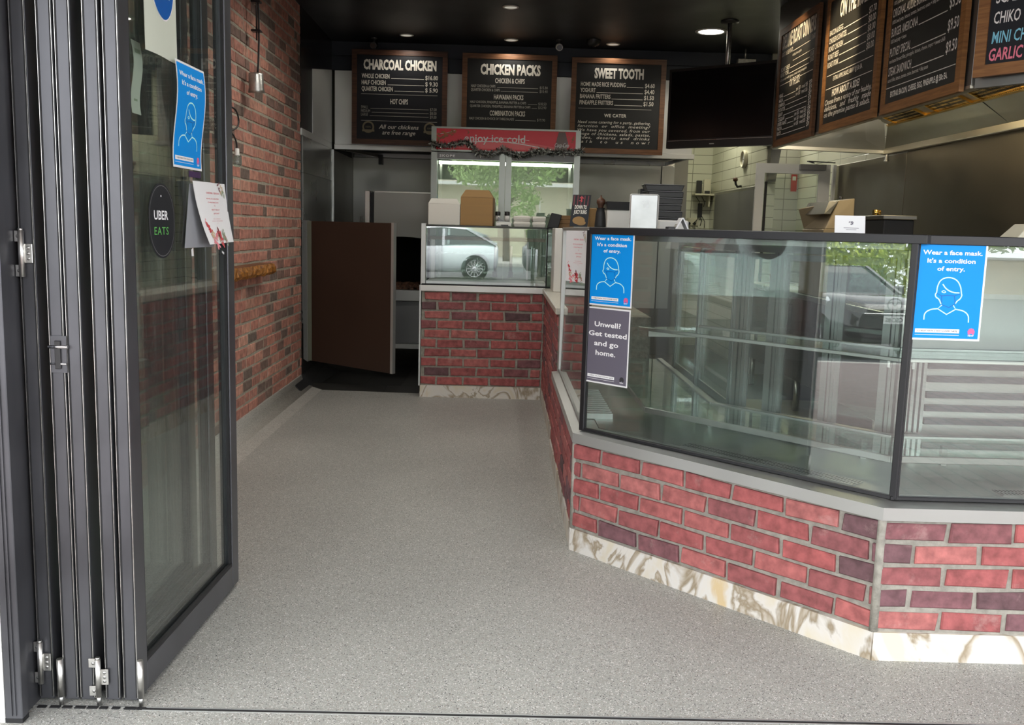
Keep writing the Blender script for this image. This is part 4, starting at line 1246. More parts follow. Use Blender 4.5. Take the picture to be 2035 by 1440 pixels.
t, G, W, H = board('menu_board', 'chicken packs menu board in brown timber, right above the drinks fridge', (-0.392, BY, 2.842), (1, -0.004, 0), 0.846, 0.822, 'wood_mid', 'board_warm', None)
fill(t, G, W, H, [('CHICKEN PACKS', .155, .865, .179, .112, BD), ('CHICKEN & CHIPS', .33, .68, .282, .055, SB), ('HAWAIIAN PACKS', .32, .67, .475, .055, SB), ('COMBINATION PACKS', .275, .695, .670, .058, SB)])
fill(t, G, W, H, [('HALF CHICKEN & CHIPS', .047, .335, .337, .030, SB), ('QUARTER CHICKEN & CHIPS', .047, .387, .382, .030, SB),
    ('$15.80', .86, .955, .340, .032), ('$10.40', .86, .955, .384, .032), ('line', .355, .84, .335, .005), ('line', .40, .84, .380, .005),
    ('HALF CHICKEN, PINEAPPLE, BANANA FRITTER & CHIPS', .04, .705, .526, .028, SB), ('QUARTER CHICKEN, PINEAPPLE, BANANA FRITTER & CHIPS', .04, .757, .574, .028, SB),
    ('$18.50', .85, .945, .532, .032), ('$12.90', .85, .945, .576, .032), ('line', .725, .835, .526, .005), ('line', .77, .835, .572, .005),
    ('HALF CHICKEN & CHOICE OF THREE SALADS', .033, .565, .722, .028, SB), ('$19.90', .84, .935, .724, .032), ('line', .58, .825, .720, .005)], 'grey_print', 'small_lettering')
t, G, W, H = board('menu_board', 'sweet tooth menu board in brown timber, between fridge and television', (0.584, BY, 2.833), (1, -0.004, 0), 0.846, 0.832, 'wood_mid', 'board_warm', None)
fill(t, G, W, H, [('SWEET TOOTH', .212, .795, .170, .108, BD),
    ('HOME MADE RICE PUDDING', .055, .585, .270, .048, SB), ('YOGHURT', .052, .232, .341, .048, SB), ('BANANA FRITTERS', .05, .412, .412, .048, SB), ('PINEAPPLE FRITTERS', .047, .445, .484, .048, SB),
    ('$4.60', .815, .932, .272, .048, SB), ('$4.40', .813, .93, .343, .048, SB), ('$1.50', .81, .928, .413, .048, SB), ('$1.50', .807, .926, .484, .048, SB),
    ('line', .60, .797, .272, .006), ('line', .245, .797, .342, .006), ('line', .425, .795, .413, .006), ('line', .46, .793, .485, .006),
    ('WE CATER', .345, .61, .627, .036, {'bold': 0.03, 'space': 1.1})])
rows = ['Need some catering for a party, gathering,', 'function  or  office  meeting?', 'We have you covered, from our', 'range of chickens, salads, pastas,', 'sides,  deserts  and  drinks', 't a l k    t o    u s    n o w !']
fill(t, G, W, H, [(s, .035, .90, v, .032, {'shear': 0.25, 'bold': 0.004, 'space': 1.1}) for s, v in zip(rows, (.705, .752, .80, .845, .890, .938))], 'lettering', 'italic_lettering')
fill(t, G, W, H, [('line', .035, .905, .529, .005)], 'grey_print', 'rule')
# right hand boards on the cooking hood: text reads from far to near
RX = 1.955
def rboard(label, yfar, w, wood):
    return board('menu_board', label, (RX, yfar, 2.754), (0, -1, 0), w, 0.815, wood, 'board_side', None, 0.047)
def zv(z): return 1 - z / 0.721        # height over the inner bottom edge to a fraction
BD = {'bold': 0.03}; SB = {'bold': 0.010}
t, G, W, H = rboard('roast dinners menu board, farthest of those along the hood', 6.885, 0.845, 'wood_mid')
fill(t, G, W, H, [('DELUXE ROAST DINNERS', .03, .97, zv(.622), .125, BD), ('ON THE SIDE', .33, .62, zv(.338), .070, SB)])
rows = [('ROAST CHICKEN PLATE', .36, .57), ('ROAST BEEF', .30, .465), ('ROAST PORK', .28, .43)]
its = []
for s, u1, z in rows: its += [(s, .03, u1, zv(z), .040, SB), ('line', u1 + .02, .86, zv(z), .005), ('$16.00', .88, .97, zv(z), .045)]
its += [('with chips and two vegetables', .36, .62, zv(.535), .026), ('line', .38, .97, zv(.505), .004), ('all served with gravy, peas and pumpkin', .03, .80, zv(.402), .024), ('line', .02, .97, zv(.375), .005)]
for i, s in enumerate(('PEAS', 'MASH', 'PUMPKIN', 'POTATOES', 'GRAVY', 'COLESLAW', 'GREEK SALAD', 'PASTA', 'RICE')):
    z = .288 - i * .0325; u1 = .06 + .022 * len(s)
    its += [(s, .03, u1, zv(z), .034, SB), ('line', u1 + .02, .52 if i in (0, 1, 5, 6, 7) else .86, zv(z), .004), ('$9', .90, .97, zv(z), .040)]
    if i in (0, 1, 5, 6, 7): its += [('sm $3', .54, .66, zv(z), .034), ('med $5', .70, .86, zv(z), .034)]
fill(t, G, W, H, its, 'lettering', 'small_lettering')
t, G, W, H = rboard('rolls menu board lit by a warm spot, second from the far end of the hood', 5.895, 0.855, 'wood_warm')
its = [('ON THE ROLL', .22, .80, zv(.60), .13, BD)]
for s, u1, z, p in (('BACON & EGG', .31, .52, '$7.70'), ('CHICKEN SCHNITZEL', .40, .473, '$8.00'), ('ROAST CHICKEN', .33, .426, '$8.00'), ('ROAST BEEF', .25, .379, '$8.00'), ('ROAST PORK', .26, .332, '$8.00')):
    its += [(s, .02, u1, zv(z), .043, SB), ('line', u1 + .02, .80, zv(z), .006), (p, .82, .955, zv(z), .048, SB)]
its += [('line', .02, .96, zv(.284), .005), ('EXTRAS: APPLE SAUCE, GRAVY @ 50c EA.', .17, .77, zv(.245), .034, SB), ('line', .02, .96, zv(.206), .005), ('HOW ABOUT A SIDE?', .17, .74, zv(.155), .052, BD)]
fill(t, G, W, H, its)
fill(t, G, W, H, [('Choose from a variety of our healthy,', .02, .97, zv(.112), .042, IT), ('delicious,   and   freshly   made', .02, .97, zv(.076), .042, IT), ('on the premise pastas & salads.', .02, .96, zv(.040), .042, IT)], 'lettering', 'italic_lettering')
t, G, W, H = rboard('burger menu board on the hood, nearest the street corner', 4.955, 0.85, 'wood_warm')
its = [('COMBO BURGER', .02, .36, zv(.515), .062, SB), ('line', .38, .80, zv(.515), .006), ('$9.50', .83, .97, zv(.515), .062, SB), ('BURGERS', .25, .75, zv(.655), .12, BD)]
for s, u1, z, p in (('ORIGINAL AUSSIE BURGER', .54, .425, '$8.50'), ('BURGER AMERICANA', .42, .33, '$5.50'), ('PUTNEY SPECIAL', .34, .232, '$9.50'), ('STEAK SANDWICH', .37, .138, '$9.50')):
    its += [(s, .02, u1, zv(z), .056, SB), ('line', u1 + .015, .82, zv(z - .002), .006), (p, .84, .975, zv(z + .004), .066, SB)]
its += [('line', .0, .98, zv(.078), .005), ('EXTRAS: BACON, CHEESE, EGG, PINEAPPLE @ 50c EA.', .08, .89, zv(.030), .036, BD)]
fill(t, G, W, H, its)
fill(t, G, W, H, [('100% pure beef + cheese + bbq sauce', .02, .44, zv(.485), .026), ('100% beef patty, lettuce, tomato, beetroot, onion + bbq sauce', .02, .72, zv(.392), .026), ('100% beef patty + cheese', .02, .26, zv(.298), .026),
    ('marinated breast fillet, pineapple, lettuce, cheese, mayo + sweet chilli', .02, .82, zv(.200), .026), ('scotch fillet, lettuce, tomato, onion, beetroot + bbq sauce', .02, .62, zv(.106), .026)], 'lettering', 'small_lettering')
# handwritten board turned to the street
q0 = Vector((1.955, 4.005, 0)); dq = Vector((0.60, -0.83, 0)).normalized()
dq = Vector((0.115, -0.164, 0)).normalized()
t, G, W, H = board('menu_board', 'handwritten chalk menu board in honey timber at the corner of the hood', (1.957, 4.01, 2.72), dq, 0.86, 0.74, 'wood_warm', 'board', None, 0.047)
HB = {'shear': 0.12, 'bold': 0.012}
fill(t, G, W, H, [('SCALLOPS', .028, .265, 1 - .240 / H, .070, HB), ('CHIKO', .026, .165, 1 - .160 / H, .070, HB), ('ROLL', .20, .31, 1 - .160 / H, .070, HB)], 'chalk_white', 'white_lettering')
fill(t, G, W, H, [('MINI CHIKO', .024, .295, 1 - .082 / H, .070, HB)], 'chalk_blue', 'blue_lettering')
fill(t, G, W, H, [('GARLIC BREAD', .016, .37, 1 - .014 / H, .072, {'shear': 0.12, 'bold': 0.02})], 'chalk_pink', 'pink_lettering')

# ------------------------------------------------------------------ rear wall: hood, cladding, grill, half door
t = thing('exhaust_hood', 'pale steel exhaust hood along the rear wall behind the menu boards', 'exhaust hood', (0, 9.3, 2.0))
B().box(-1.565, 1.74, 8.80, 8.83, 2.03, 2.70, 0.002).build('fascia', 'steel_white', t)
B().box(-1.565, 1.76, 8.775, 8.83, 1.985, 2.032, 0.003).build('lip', 'steel_white', t)
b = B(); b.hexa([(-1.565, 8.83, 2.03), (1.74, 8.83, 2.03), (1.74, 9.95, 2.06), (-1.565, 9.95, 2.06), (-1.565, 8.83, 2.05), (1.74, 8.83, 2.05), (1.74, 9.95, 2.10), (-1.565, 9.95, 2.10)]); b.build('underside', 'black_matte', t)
B().box(-1.565, 1.79, 9.93, 9.968, 2.0, 2.05, 0.004).build('gutter', 'steel', t)
b = B(); b.bar((-1.56, 8.84, 2.005), (-1.30, 9.95, 2.02), 0.03, 0.03); b.bar((1.70, 8.84, 2.005), (1.70, 9.95, 2.02), 0.03, 0.03); b.build('side_channel', 'steel', t)
B().box(-1.30, -1.26, 9.86, 9.95, 1.93, 2.03).build('drain_cup', 'black_plastic', t)
t = thing('steel_cladding', 'stainless sheets lining the corner left of the grill', 'wall cladding', (-1.58, 8.7, 0.1))
b = B(); b.box(-1.598, -1.585, 7.52, 8.795, 1.70, 1.985, 0.001); b.build('upper_sheet', 'steel', t)
B().box(-1.598, -1.583, 7.52, 8.55, 0.5, 1.697, 0.001).build('lower_sheet', 'steel', t)
B().box(-1.598, -1.583, 8.555, 8.795, 0.5, 1.697, 0.001).build('lower_sheet', 'steel', t)
B().box(-1.598, -1.583, 8.81, 10.0, 0.5, 1.985, 0.001).build('inner_sheet', 'steel_dull', t)
B().box(-1.598, -1.570, 8.795, 8.81, 0.5, 1.985).build('corner_trim', 'alu', t)
B().hexa([(-1.598, 7.9, 2.04), (-1.585, 7.9, 2.04), (-1.585, 8.775, 2.04), (-1.598, 8.775, 2.04), (-1.598, 7.9, 2.555), (-1.585, 7.9, 2.555), (-1.585, 8.775, 2.69), (-1.598, 8.775, 2.69)]).build('top_sheet', 'steel_white', t)
B().box(-1.598, -1.583, 7.47, 8.775, 1.985, 2.038, 0.001).build('lip_strip', 'steel_white', t)
B().box(-1.598, -1.588, 7.46, 7.9, 2.04, 2.95).build('dark_gloss_sheet', 'black_gloss', t)
B().box(-1.598, -1.589, 7.9, 8.78, 2.50, 2.95).build('dark_gloss_sheet', 'black_gloss', t)
t = thing('steel_splashback', 'stainless splashback sheet on the rear wall behind grill and fridge', 'splashback', (0.1, 10.0, 0.5))
B().box(-1.58, 1.66, 9.99, 10.015, 0.5, 2.0).build('sheet', 'steel_soft', t)
B().box(1.665, 1.80, 9.97, 10.015, 0.5, 2.0, 0.003).build('end_strip', 'steel_dull', t)

t = thing('charcoal_grill', 'charcoal chicken grill with steel canopy and dark arched opening', 'grill', (-0.92, 8.7, 0))
X0, X1, YG = -1.20, -0.62, 8.30
b = B()
P = []
for i in range(9):
    a = math.pi * i / 8
    P.append((-0.88 - 0.25 * math.cos(a), 1.17 + 0.04 * math.sin(a)))
F = Frame((0, YG, 0), (1, 0, 0), UP)
pts = [(X0 + 0.07, -1.59), (X0 + 0.07, -1.17)] + [(u, -v) for u, v in P] + [(X1 - 0.006, -1.17), (X1 - 0.006, -1.59)]
b.plate(F, pts, -0.03, 0.0); b.build('canopy_front', 'steel_dark', t)
B().box(X0 + 0.07, X1 - 0.006, YG + 0.03, 9.3, 1.57, 1.60).build('canopy_top', 'steel', t)
B().box(X0 - 0.01, X0 + 0.035, YG - 0.01, 9.3, 0.70, 1.60, 0.003).build('side_column', 'steel', t)
B().box(X0 + 0.038, X0 + 0.066, YG + 0.01, YG + 0.04, 0.7, 1.59).build('column_gap', 'rubber', t)
b = B()
b.box(X0 + 0.07, X1 - 0.006, 9.25, 9.3, 0.70, 1.57); b.box(X0 + 0.04, X0 + 0.07, YG + 0.04, 9.3, 0.7, 1.57); b.box(X1 - 0.03, X1 - 0.006, YG + 0.03, 9.3, 0.7, 1.57)
b.build('fire_chamber', 'charcoal_soot', t)
b = B(); b.box(X0 + 0.04, X1 - 0.006, YG - 0.02, 9.25, 0.70, 0.74); b.build('grate', 'charcoal_soot', t)
rnd = random.Random(4); b = B()
for i in range(90):
    r_ = rnd.uniform(0.012, 0.028)
    R = Matrix.Rotation(rnd.random() * 3, 3, 'Z') @ Matrix.Rotation(rnd.random(), 3, 'X')
    b.obox((rnd.uniform(X0 + 0.1, X1 - 0.05), rnd.uniform(YG + 0.02, YG + 0.7), 0.74 + r_ * 0.6), r_ * 3.0, r_ * 1.5, r_ * 1.4, R)
o = b.build('charcoal', 'ember', t); o['kind'] = 'stuff'
B().box(X0 + 0.02, X1 - 0.006, YG - 0.05, YG, 0.645, 0.745, 0.004).build('front_ledge', 'steel_dull', t)
B().box(X0 + 0.02, X1 - 0.006, YG, 9.3, 0.26, 0.70, 0.003).build('lower_cabinet', 'fridge_grey', t)
B().box(X0 + 0.02, X1 - 0.006, YG - 0.012, YG, 0.215, 0.26, 0.002).build('kick_rail', 'steel_dull', t)
b = B()
for x in (X0 + 0.06, X1 - 0.05):
    for y in (YG + 0.05, 9.2): b.box(x - 0.02, x + 0.02, y - 0.02, y + 0.02, 0.0, 0.26)
b.build('leg', 'black_matte', t)
t = thing('tool_holder', 'small steel tool holder beside the grill canopy', 'holder', (-1.27, 8.35, 1.2))
b = B()
for i in range(4): b.cyl((-1.262 + i * 0.010, 8.34, 1.10), (-1.262 + i * 0.010, 8.34, 1.375), 0.0045, 8)
b.build('skewer', 'steel', t)
B().box(-1.275, -1.2095, 8.32, 8.36, 1.06, 1.30, 0.003).build('sleeve', 'steel', t)

# brown swing half door, hinged on the left wall end
HD = Vector((-1.572, 7.50, 0)); FD = Vector((-0.822, 7.155, 0))
dd = (FD - HD); LDD = dd.length; dd.normalize()
t = thing('half_door', 'dark brown half height swing door with metal edges', 'door', (HD.x, HD.y, 0.2))
F = Frame((HD.x, HD.y, 0), dd, UP)
B().plate(F, [(0.06, -0.205), (0.06, -1.322), (LDD - 0.022, -1.322), (LDD - 0.022, -0.165)], -0.034, 0.0).build('panel', 'brown_panel', t)
B().plate(F, [(0.028, -0.205), (0.028, -1.322), (0.066, -1.322), (0.066, -0.205)], -0.036, 0.002).build('hinge_stile', 'green_panel', t)
b = B(); b.plate(F, [(LDD - 0.022, -0.163), (LDD - 0.022, -1.325), (LDD, -1.325), (LDD, -0.163)], -0.037, 0.003); b.build('edge_channel', 'alu', t)
b = B(); b.plate(F, [(-0.012, -0.215), (-0.012, -1.326), (0.026, -1.326), (0.026, -0.195)], -0.03, 0.006); b.build('hinge_strip', 'alu', t)
for z in (0.32, 0.62, 0.95, 1.24): B().lathe([(0.005, 0), (0.0035, 0.002), (0, 0.0025)], F(0.010, -z, 0.006), 8, F.n).build('screw', 'steel_dull', t)
t = thing('floor_kerb', 'black rubber ramp kerb at the foot of the brown half door', 'ramp', (-1.2, 7.4, 0))
b = B(); b.hexa([(-1.63, 7.10, 0.0), (-1.50, 7.10, 0.0), (-1.42, 8.3, 0.0), (-1.60, 8.3, 0.0), (-1.62, 7.12, 0.09), (-1.60, 7.12, 0.09), (-1.56, 8.3, 0.06), (-1.60, 8.3, 0.09)])
b.build('side_fillet', 'black_matte', t)
b = B(); b.hexa([(-1.50, 7.30, 0.0), (-0.625, 7.24, 0.0), (-0.625, 7.44, 0.0), (-1.50, 7.50, 0.0), (-1.50, 7.36, 0.006), (-0.625, 7.30, 0.006), (-0.625, 7.44, 0.02), (-1.50, 7.50, 0.02)])
b.build('threshold', 'dark_tile', t)

# ------------------------------------------------------------------ drinks fridge
FX0, FX1, FY = -0.612, 0.640, 8.02
t = thing('drinks_fridge', 'tall two door glass drinks fridge with red header, empty inside', 'fridge', (0.014, 8.35, 0))
fz = 2.135
B().box(FX0, FX1, FY + 0.53, FY + 0.555, 0.08, fz).build('back', 'fridge_inside', t)
b = B()
for x in (FX0, FX1 - 0.04): b.box(x, x + 0.04, FY + 0.02, FY + 0.53, 0.08, fz, 0.003)
b.build('side_wall', 'fridge_grey', t)
b = B()
for x in (FX0 + 0.04, FX1 - 0.045): b.box(x, x + 0.005, FY + 0.05, FY + 0.53, 0.4, 1.87)
b.build('side_lining', 'fridge_inside', t)
B().box(FX0 + 0.04, FX1 - 0.04, FY + 0.03, FY + 0.53, 1.86, fz - 0.01).build('top_box', 'fridge_inside', t)
B().box(FX0, FX1, FY + 0.02, FY + 0.53, 0.08, 0.42).build('base_box', 'fridge_grey', t)
b = B()
for x in (FX0 + 0.05, FX1 - 0.05):
    for y in (FY + 0.08, FY + 0.48): b.cyl((x, y, 0), (x, y, 0.08), 0.02, 10)
b.build('foot', 'black_plastic', t)
for z in (0.75, 1.08, 1.42):
    b = B()
    for k in range(22):
        x = FX0 + 0.06 + k * (FX1 - FX0 - 0.12) / 21
        b.cyl((x, FY + 0.14, z), (x, FY + 0.52, z), 0.0025, 5)
    for y in (FY + 0.14, FY + 0.33, FY + 0.52): b.cyl((FX0 + 0.045, y, z - 0.003), (FX1 - 0.045, y, z - 0.003), 0.003, 5)
    b.build('wire_shelf', 'white_plastic', t)
b = B()
for x in (FX0 + 0.075, FX1 - 0.075, 0.0, 0.03):
    b.box(x - 0.010, x + 0.010, FY + 0.10, FY + 0.115, 0.42, 1.86)
b.build('shelf_upright', 'white_plastic', t)
F = Frame((FX0, FY - 0.002, 0), (1, -0.001, 0), UP); FW = FX1 - FX0
b = B()
b.plate(F, [(0, -1.935), (0, -fz), (0.042, -fz), (0.042, -1.935)], -0.06, 0.03); b.plate(F, [(FW - 0.042, -1.935), (FW - 0.042, -fz), (FW, -fz), (FW, -1.935)], -0.06, 0.03)
b.plate(F, [(0.042, -fz + 0.014), (0.042, -fz), (FW - 0.042, -fz), (FW - 0.042, -fz + 0.014)], -0.06, 0.03)
b.plate(F, [(0.042, -1.935), (0.042, -1.948), (FW - 0.042, -1.948), (FW - 0.042, -1.935)], -0.06, 0.03)
b.build('header_frame', 'alu_grey', t)
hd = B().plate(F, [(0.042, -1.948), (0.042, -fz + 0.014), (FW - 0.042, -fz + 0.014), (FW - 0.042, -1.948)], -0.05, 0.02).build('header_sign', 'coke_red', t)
w_ = 0.0215
def arc(u0, v0, u1, v1, sag, n=14): return [(u0 + (u1 - u0) * i / n, v0 + (v1 - v0) * i / n - sag * math.sin(math.pi * i / n)) for i in range(n + 1)]
b = B(); lo = arc(0.12, -1.965, 1.14, -1.962, 0.0); hi = arc(0.12, -1.975, 1.14, -1.972, 0.055)
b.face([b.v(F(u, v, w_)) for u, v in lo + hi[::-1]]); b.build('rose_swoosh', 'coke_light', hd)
b = B(); b.ribbon(F, arc(0.10, -1.982, 0.95, -1.978, 0.045), 0.007, w_ + .0006); b.ribbon(F, arc(0.044, -2.072, 0.20, -2.108, -0.006), 0.005, w_ + .0006); b.ribbon(F, arc(0.44, -2.045, 0.82, -2.04, 0.012), 0.004, w_ + .0006); b.build('white_swoosh', 'white_print', hd)
b = B(); rnd = random.Random(2); flower(b, F, 0.09, -2.05, 0.045, 12, rnd, w_ + .001); flower(b, F, 0.18, -2.085, 0.035, 9, rnd, w_ + .001); flower(b, F, 0.30, -2.10, 0.018, 6, rnd, w_ + .001); flower(b, F, 1.17, -2.06, 0.03, 6, rnd, w_ + .001); b.build('splash', 'amber', hd)
b = B(); b.face([b.v(F(u, v, w_ + .002)) for u, v in ((1.035, -1.955), (1.14, -1.955), (1.145, -2.03), (1.12, -2.118), (1.065, -2.118), (1.045, -2.03))]); b.build('bottle_picture', 'cola_brown', hd)
b = B(); b.text(F, 'enjoy ice cold', 0.275, 0.785, -2.018, 0.062, w_ + .002, bold=0.014); b.text(F, 'Coca-Cola', 1.035, 1.155, -1.992, 0.035, w_ + .003, shear=0.35, bold=0.01); b.build('lettering', 'white_print', hd)
for k in range(2):
    u0 = 0.0 if k == 0 else FW / 2 + 0.002; u1 = FW / 2 - 0.002 if k == 0 else FW
    b = B(); b.plate(F, [(u0, -0.40), (u0, -1.925), (u0 + 0.05, -1.925), (u0 + 0.05, -0.40)], -0.02, 0.03); b.plate(F, [(u1 - 0.05, -0.40), (u1 - 0.05, -1.925), (u1, -1.925), (u1, -0.40)], -0.02, 0.03)
    d = b.build('fridge_door', 'alu_grey', t)
    b = B(); b.plate(F, [(u0 + .05, -1.87), (u0 + .05, -1.925), (u1 - .05, -1.925), (u1 - .05, -1.87)], -0.02, 0.028); b.build('door_rail', 'fridge_grey', d)
    b = B(); b.plate(F, [(u0 + .05, -0.40), (u0 + .05, -0.5), (u1 - .05, -0.5), (u1 - .05, -0.40)], -0.02, 0.028); b.build('door_rail', 'fridge_grey', d)
    B().plate(F, [(u0 + .05, -0.5), (u0 + .05, -1.87), (u1 - .05, -1.87), (u1 - .05, -0.5)], 0.0, 0.006).build('door_glass', 'glass_fridge', d)
    hx = u1 - 0.065 if k == 0 else u0 + 0.065
    b = B(); b.tube([F(hx, -1.16, 0.06), F(hx, -0.935, 0.06)], 0.0125, 12); b.build('door_handle', 'steel_white', d)
    b = B(); b.plate(F, [(hx - .02, -0.895), (hx - .02, -0.94), (hx + .02, -0.94), (hx + .02, -0.895)], 0.0, 0.075); b.build('handle_end', 'black_plastic', d)
b = B(); b.text(F, 'SKOPE', 0.07, 0.20, -1.888, 0.018, 0.0292, bold=0.03, space=1.2); b.build('maker_lettering', 'white_print', t)
b = B(); b.box(FX0 + 0.06, FX1 - 0.06, FY + 0.06, FY + 0.085, 1.835, 1.86); b.build('lamp_strip', 'tube_on', t)
# tinsel
tp = [(0.0, -2.005), (0.05, -1.985), (0.13, -1.985), (0.20, -1.998), (0.27, -2.015), (0.32, -2.005), (0.36, -1.965), (0.40, -1.93), (0.46, -1.925), (0.52, -1.928), (0.56, -1.945), (0.60, -1.968), (0.63, -1.955), (0.67, -1.935), (0.73, -1.92), (0.79, -1.925), (0.84, -1.948), (0.90, -1.965), (1.0, -1.955), (1.1, -1.955), (1.18, -1.962), (1.25, -1.968), (1.262, -1.98)]
rnd = random.Random(8)
b = B(); b.mi = 0
T3 = [F(u, v + 0.008, 0.062) for u, v in tp]
b.tube(T3, 0.006, 6)
for p, q in zip(T3, T3[1:]):
    L = (q - p).length; n = int(L / 0.0005)
    for i in range(n):
        c = p.lerp(q, rnd.random()); d = Vector((rnd.gauss(0, 1), rnd.gauss(0, .7), rnd.gauss(0, 1))).normalized() * rnd.uniform(0.015, 0.044)
        s_ = Vector((rnd.gauss(0, 1), rnd.gauss(0, 1), rnd.gauss(0, 1))).normalized() * 0.0052
        b.mi = 0 if rnd.random() < 0.5 else 1
        b.face([b.v(c - s_), b.v(c + s_), b.v(c + d + s_ * 0.5), b.v(c + d - s_ * 0.5)])
o = b.build('tinsel_garland', ['tinsel', 'tinsel_dark'])
tag(o, 'silver tinsel garland draped across the red fridge header', 'garland')

# ------------------------------------------------------------------ counter top glass case at the back
t = thing('glass_case', 'small empty glass case on the back brick counter with aluminium end', 'display case', (-0.12, 7.35, 0.864))
CX0, CX1, CY0, CY1, CZ0, CZ1 = -0.602, 0.345, 7.10, 7.52, 0.866, 1.318
B().box(CX0 - 0.008, CX0 + 0.028, CY0 - 0.006, CY0 + 0.03, CZ0, CZ1 + 0.01, 0.002).build('end_post', 'alu', t)
B().box(CX0 + 0.03, CX1, CY0, CY0 + 0.006, CZ0 + 0.006, CZ1 - 0.01).build('front_glass', 'glass_back_case', t)
B().box(CX0 + 0.03, CX1, CY1 - 0.006, CY1, CZ0 + 0.006, CZ1 - 0.01).build('rear_glass', 'glass', t)
B().box(CX0, CX0 + 0.006, CY0 + 0.03, CY1, CZ0 + 0.006, CZ1 - 0.01).build('end_glass', 'glass', t)
B().box(CX0, 0.565, CY0 - 0.004, CY1, CZ1 - 0.012, CZ1 + 0.001).build('lid', 'black_gloss', t)
B().box(CX0 + 0.03, CX1, CY0 + 0.02, CY1 - 0.01, CZ0, CZ0 + 0.03, 0.003).build('deck', 'steel_white', t)
B().box(CX0, CX1 + 0.03, CY0 - 0.006, CY0 + 0.012, CZ0 - 0.001, CZ0 + 0.010).build('bottom_bead', 'rubber', t)
B().box(CX1 - 0.005, CX1 + 0.004, CY0 - 0.004, CY0 + 0.008, CZ0, CZ1).build('corner_bead', 'rubber', t)
B().box(CX0 + 0.03, CX1, CY1 - 0.06, CY1 - 0.02, 1.205, 1.232, 0.003).build('lamp_rail', 'cream_plastic', t)
B().box(CX0 + 0.04, CX0 + 0.07, CY1 - 0.05, CY1 - 0.02, CZ0 + 0.03, 1.205).build('rear_stile', 'alu', t)
B().box(0.20, 0.215, CY1 - 0.03, CY1 - 0.015, CZ0 + 0.03, 1.205).build('rear_stile', 'alu', t)
t = thing('white_end_panel', 'narrow white upright panel standing on the stone ledge', 'panel', (0.40, 6.8, 0.862))
B().box(0.378, 0.432, 6.70, 7.08, 0.8625, 1.318, 0.004).build('upright', 'white_plastic', t)
b = B()
for i in range(7): b.box(0.433, 0.52, 6.88, 6.886, 0.868 + i * 0.013, 0.875 + i * 0.013)
b.build('vent_slat', 'cream_plastic', t)

# ------------------------------------------------------------------ things standing on the cases
TOP = GZ1 - 0.0018; TB = 1.3192
t = thing('napkin_dispenser', 'square chrome napkin dispenser standing on the display case', 'napkin dispenser', (0.655, 4.33, TOP))
Rn = Matrix.Rotation(math.radians(-10), 4, 'Z'); Tn = Matrix.Translation((0.655, 4.36, TOP))
B(Tn @ Rn).box(-0.066, 0.066, -0.052, 0.052, 0.0, 0.160, 0.006).build('body', 'white_plastic', t)
B(Tn @ Rn).box(-0.062, 0.062, -0.058, -0.052, 0.004, 0.157, 0.003).build('face_plate', 'napkin_steel', t)
def carton(name, label, x0, x1, y0, y1, z0, z1, mt, dark, top=0.06, ch=0.03, rot=0.0):
    t = thing(name, label, 'box', ((x0 + x1) / 2, (y0 + y1) / 2, z0), rot)
    hx, hy, h = (x1 - x0) / 2, (y1 - y0) / 2, z1 - z0
    b = B(); b.box(-hx, hx, -hy, hy, 0, h - top, 0.003); b.build('body', mt, t, world=False)
    b = B(); b.hexa([(-hx, -hy, h - top), (hx, -hy, h - top), (hx, hy, h - top), (-hx, hy, h - top), (-hx + ch, -hy + ch * .6, h), (hx - ch, -hy + ch * .6, h), (hx - ch, hy - ch * .6, h), (-hx + ch, hy - ch * .6, h)]); b.build('folded_top', mt, t, world=False)
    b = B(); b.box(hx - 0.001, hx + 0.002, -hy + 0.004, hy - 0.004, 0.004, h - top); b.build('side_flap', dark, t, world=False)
    return t
carton('takeaway_box', 'white takeaway box at the left end of the back glass case', -0.568, -0.330, 7.16, 7.40, TB, 1.517, 'white_card', 'paper', 0.038, 0.022, 0.03)
carton('takeaway_box', 'brown cardboard box beside the white box on the back case', -0.314, -0.070, 7.16, 7.42, TB, 1.588, 'cardboard', 'cardboard_dark', 0.055, 0.035, -0.05)
t = thing('weighing_scale', 'white kitchen scale on the back glass case', 'scale', (0.01, 7.3, TB))
B().box(-0.052, 0.070, 7.2, 7.42, TB, TB + 0.030, 0.006).build('body', 'white_plastic', t)
B().box(-0.045, 0.060, 7.21, 7.40, TB + 0.0305, TB + 0.038, 0.002).build('platform', 'steel', t)
B().box(-0.01, 0.045, 7.197, 7.2, TB + 0.006, TB + 0.014).build('display', 'dark_ink', t)
def shaker(label, x, y):
    t = thing('shaker', label, 'shaker', (x, y, TB + 0.0385), 0, 'black capped shakers')
    B().lathe([(0, 0.0), (0.018, 0.0), (0.019, 0.035), (0.015, 0.048)], (x, y, TB + 0.0385), 16).build('jar', 'white_plastic', t)
    B().lathe([(0.0195, 0.046), (0.0205, 0.048), (0.0205, 0.072), (0.017, 0.076), (0, 0.077)], (x, y, TB + 0.0385), 16).build('cap', 'black_plastic', t)
shaker('black capped shaker on the scale, next to the brown box', -0.036, 7.30)
shaker('black capped shaker at the right end of the scale', 0.036, 7.25)
t = thing('stapler', 'dark grey stapler lying on the scale between the shakers', 'stapler', (0.0, 7.26, TB + 0.0385))
b = B(); b.hexa([(-0.03, 7.23, TB + .0385), (0.02, 7.23, TB + .0385), (0.02, 7.26, TB + .0385), (-0.03, 7.26, TB + .0385), (-0.034, 7.233, TB + .075), (-0.01, 7.233, TB + .055), (-0.01, 7.257, TB + .055), (-0.034, 7.257, TB + .075)]); b.build('body', 'fridge_grey', t)
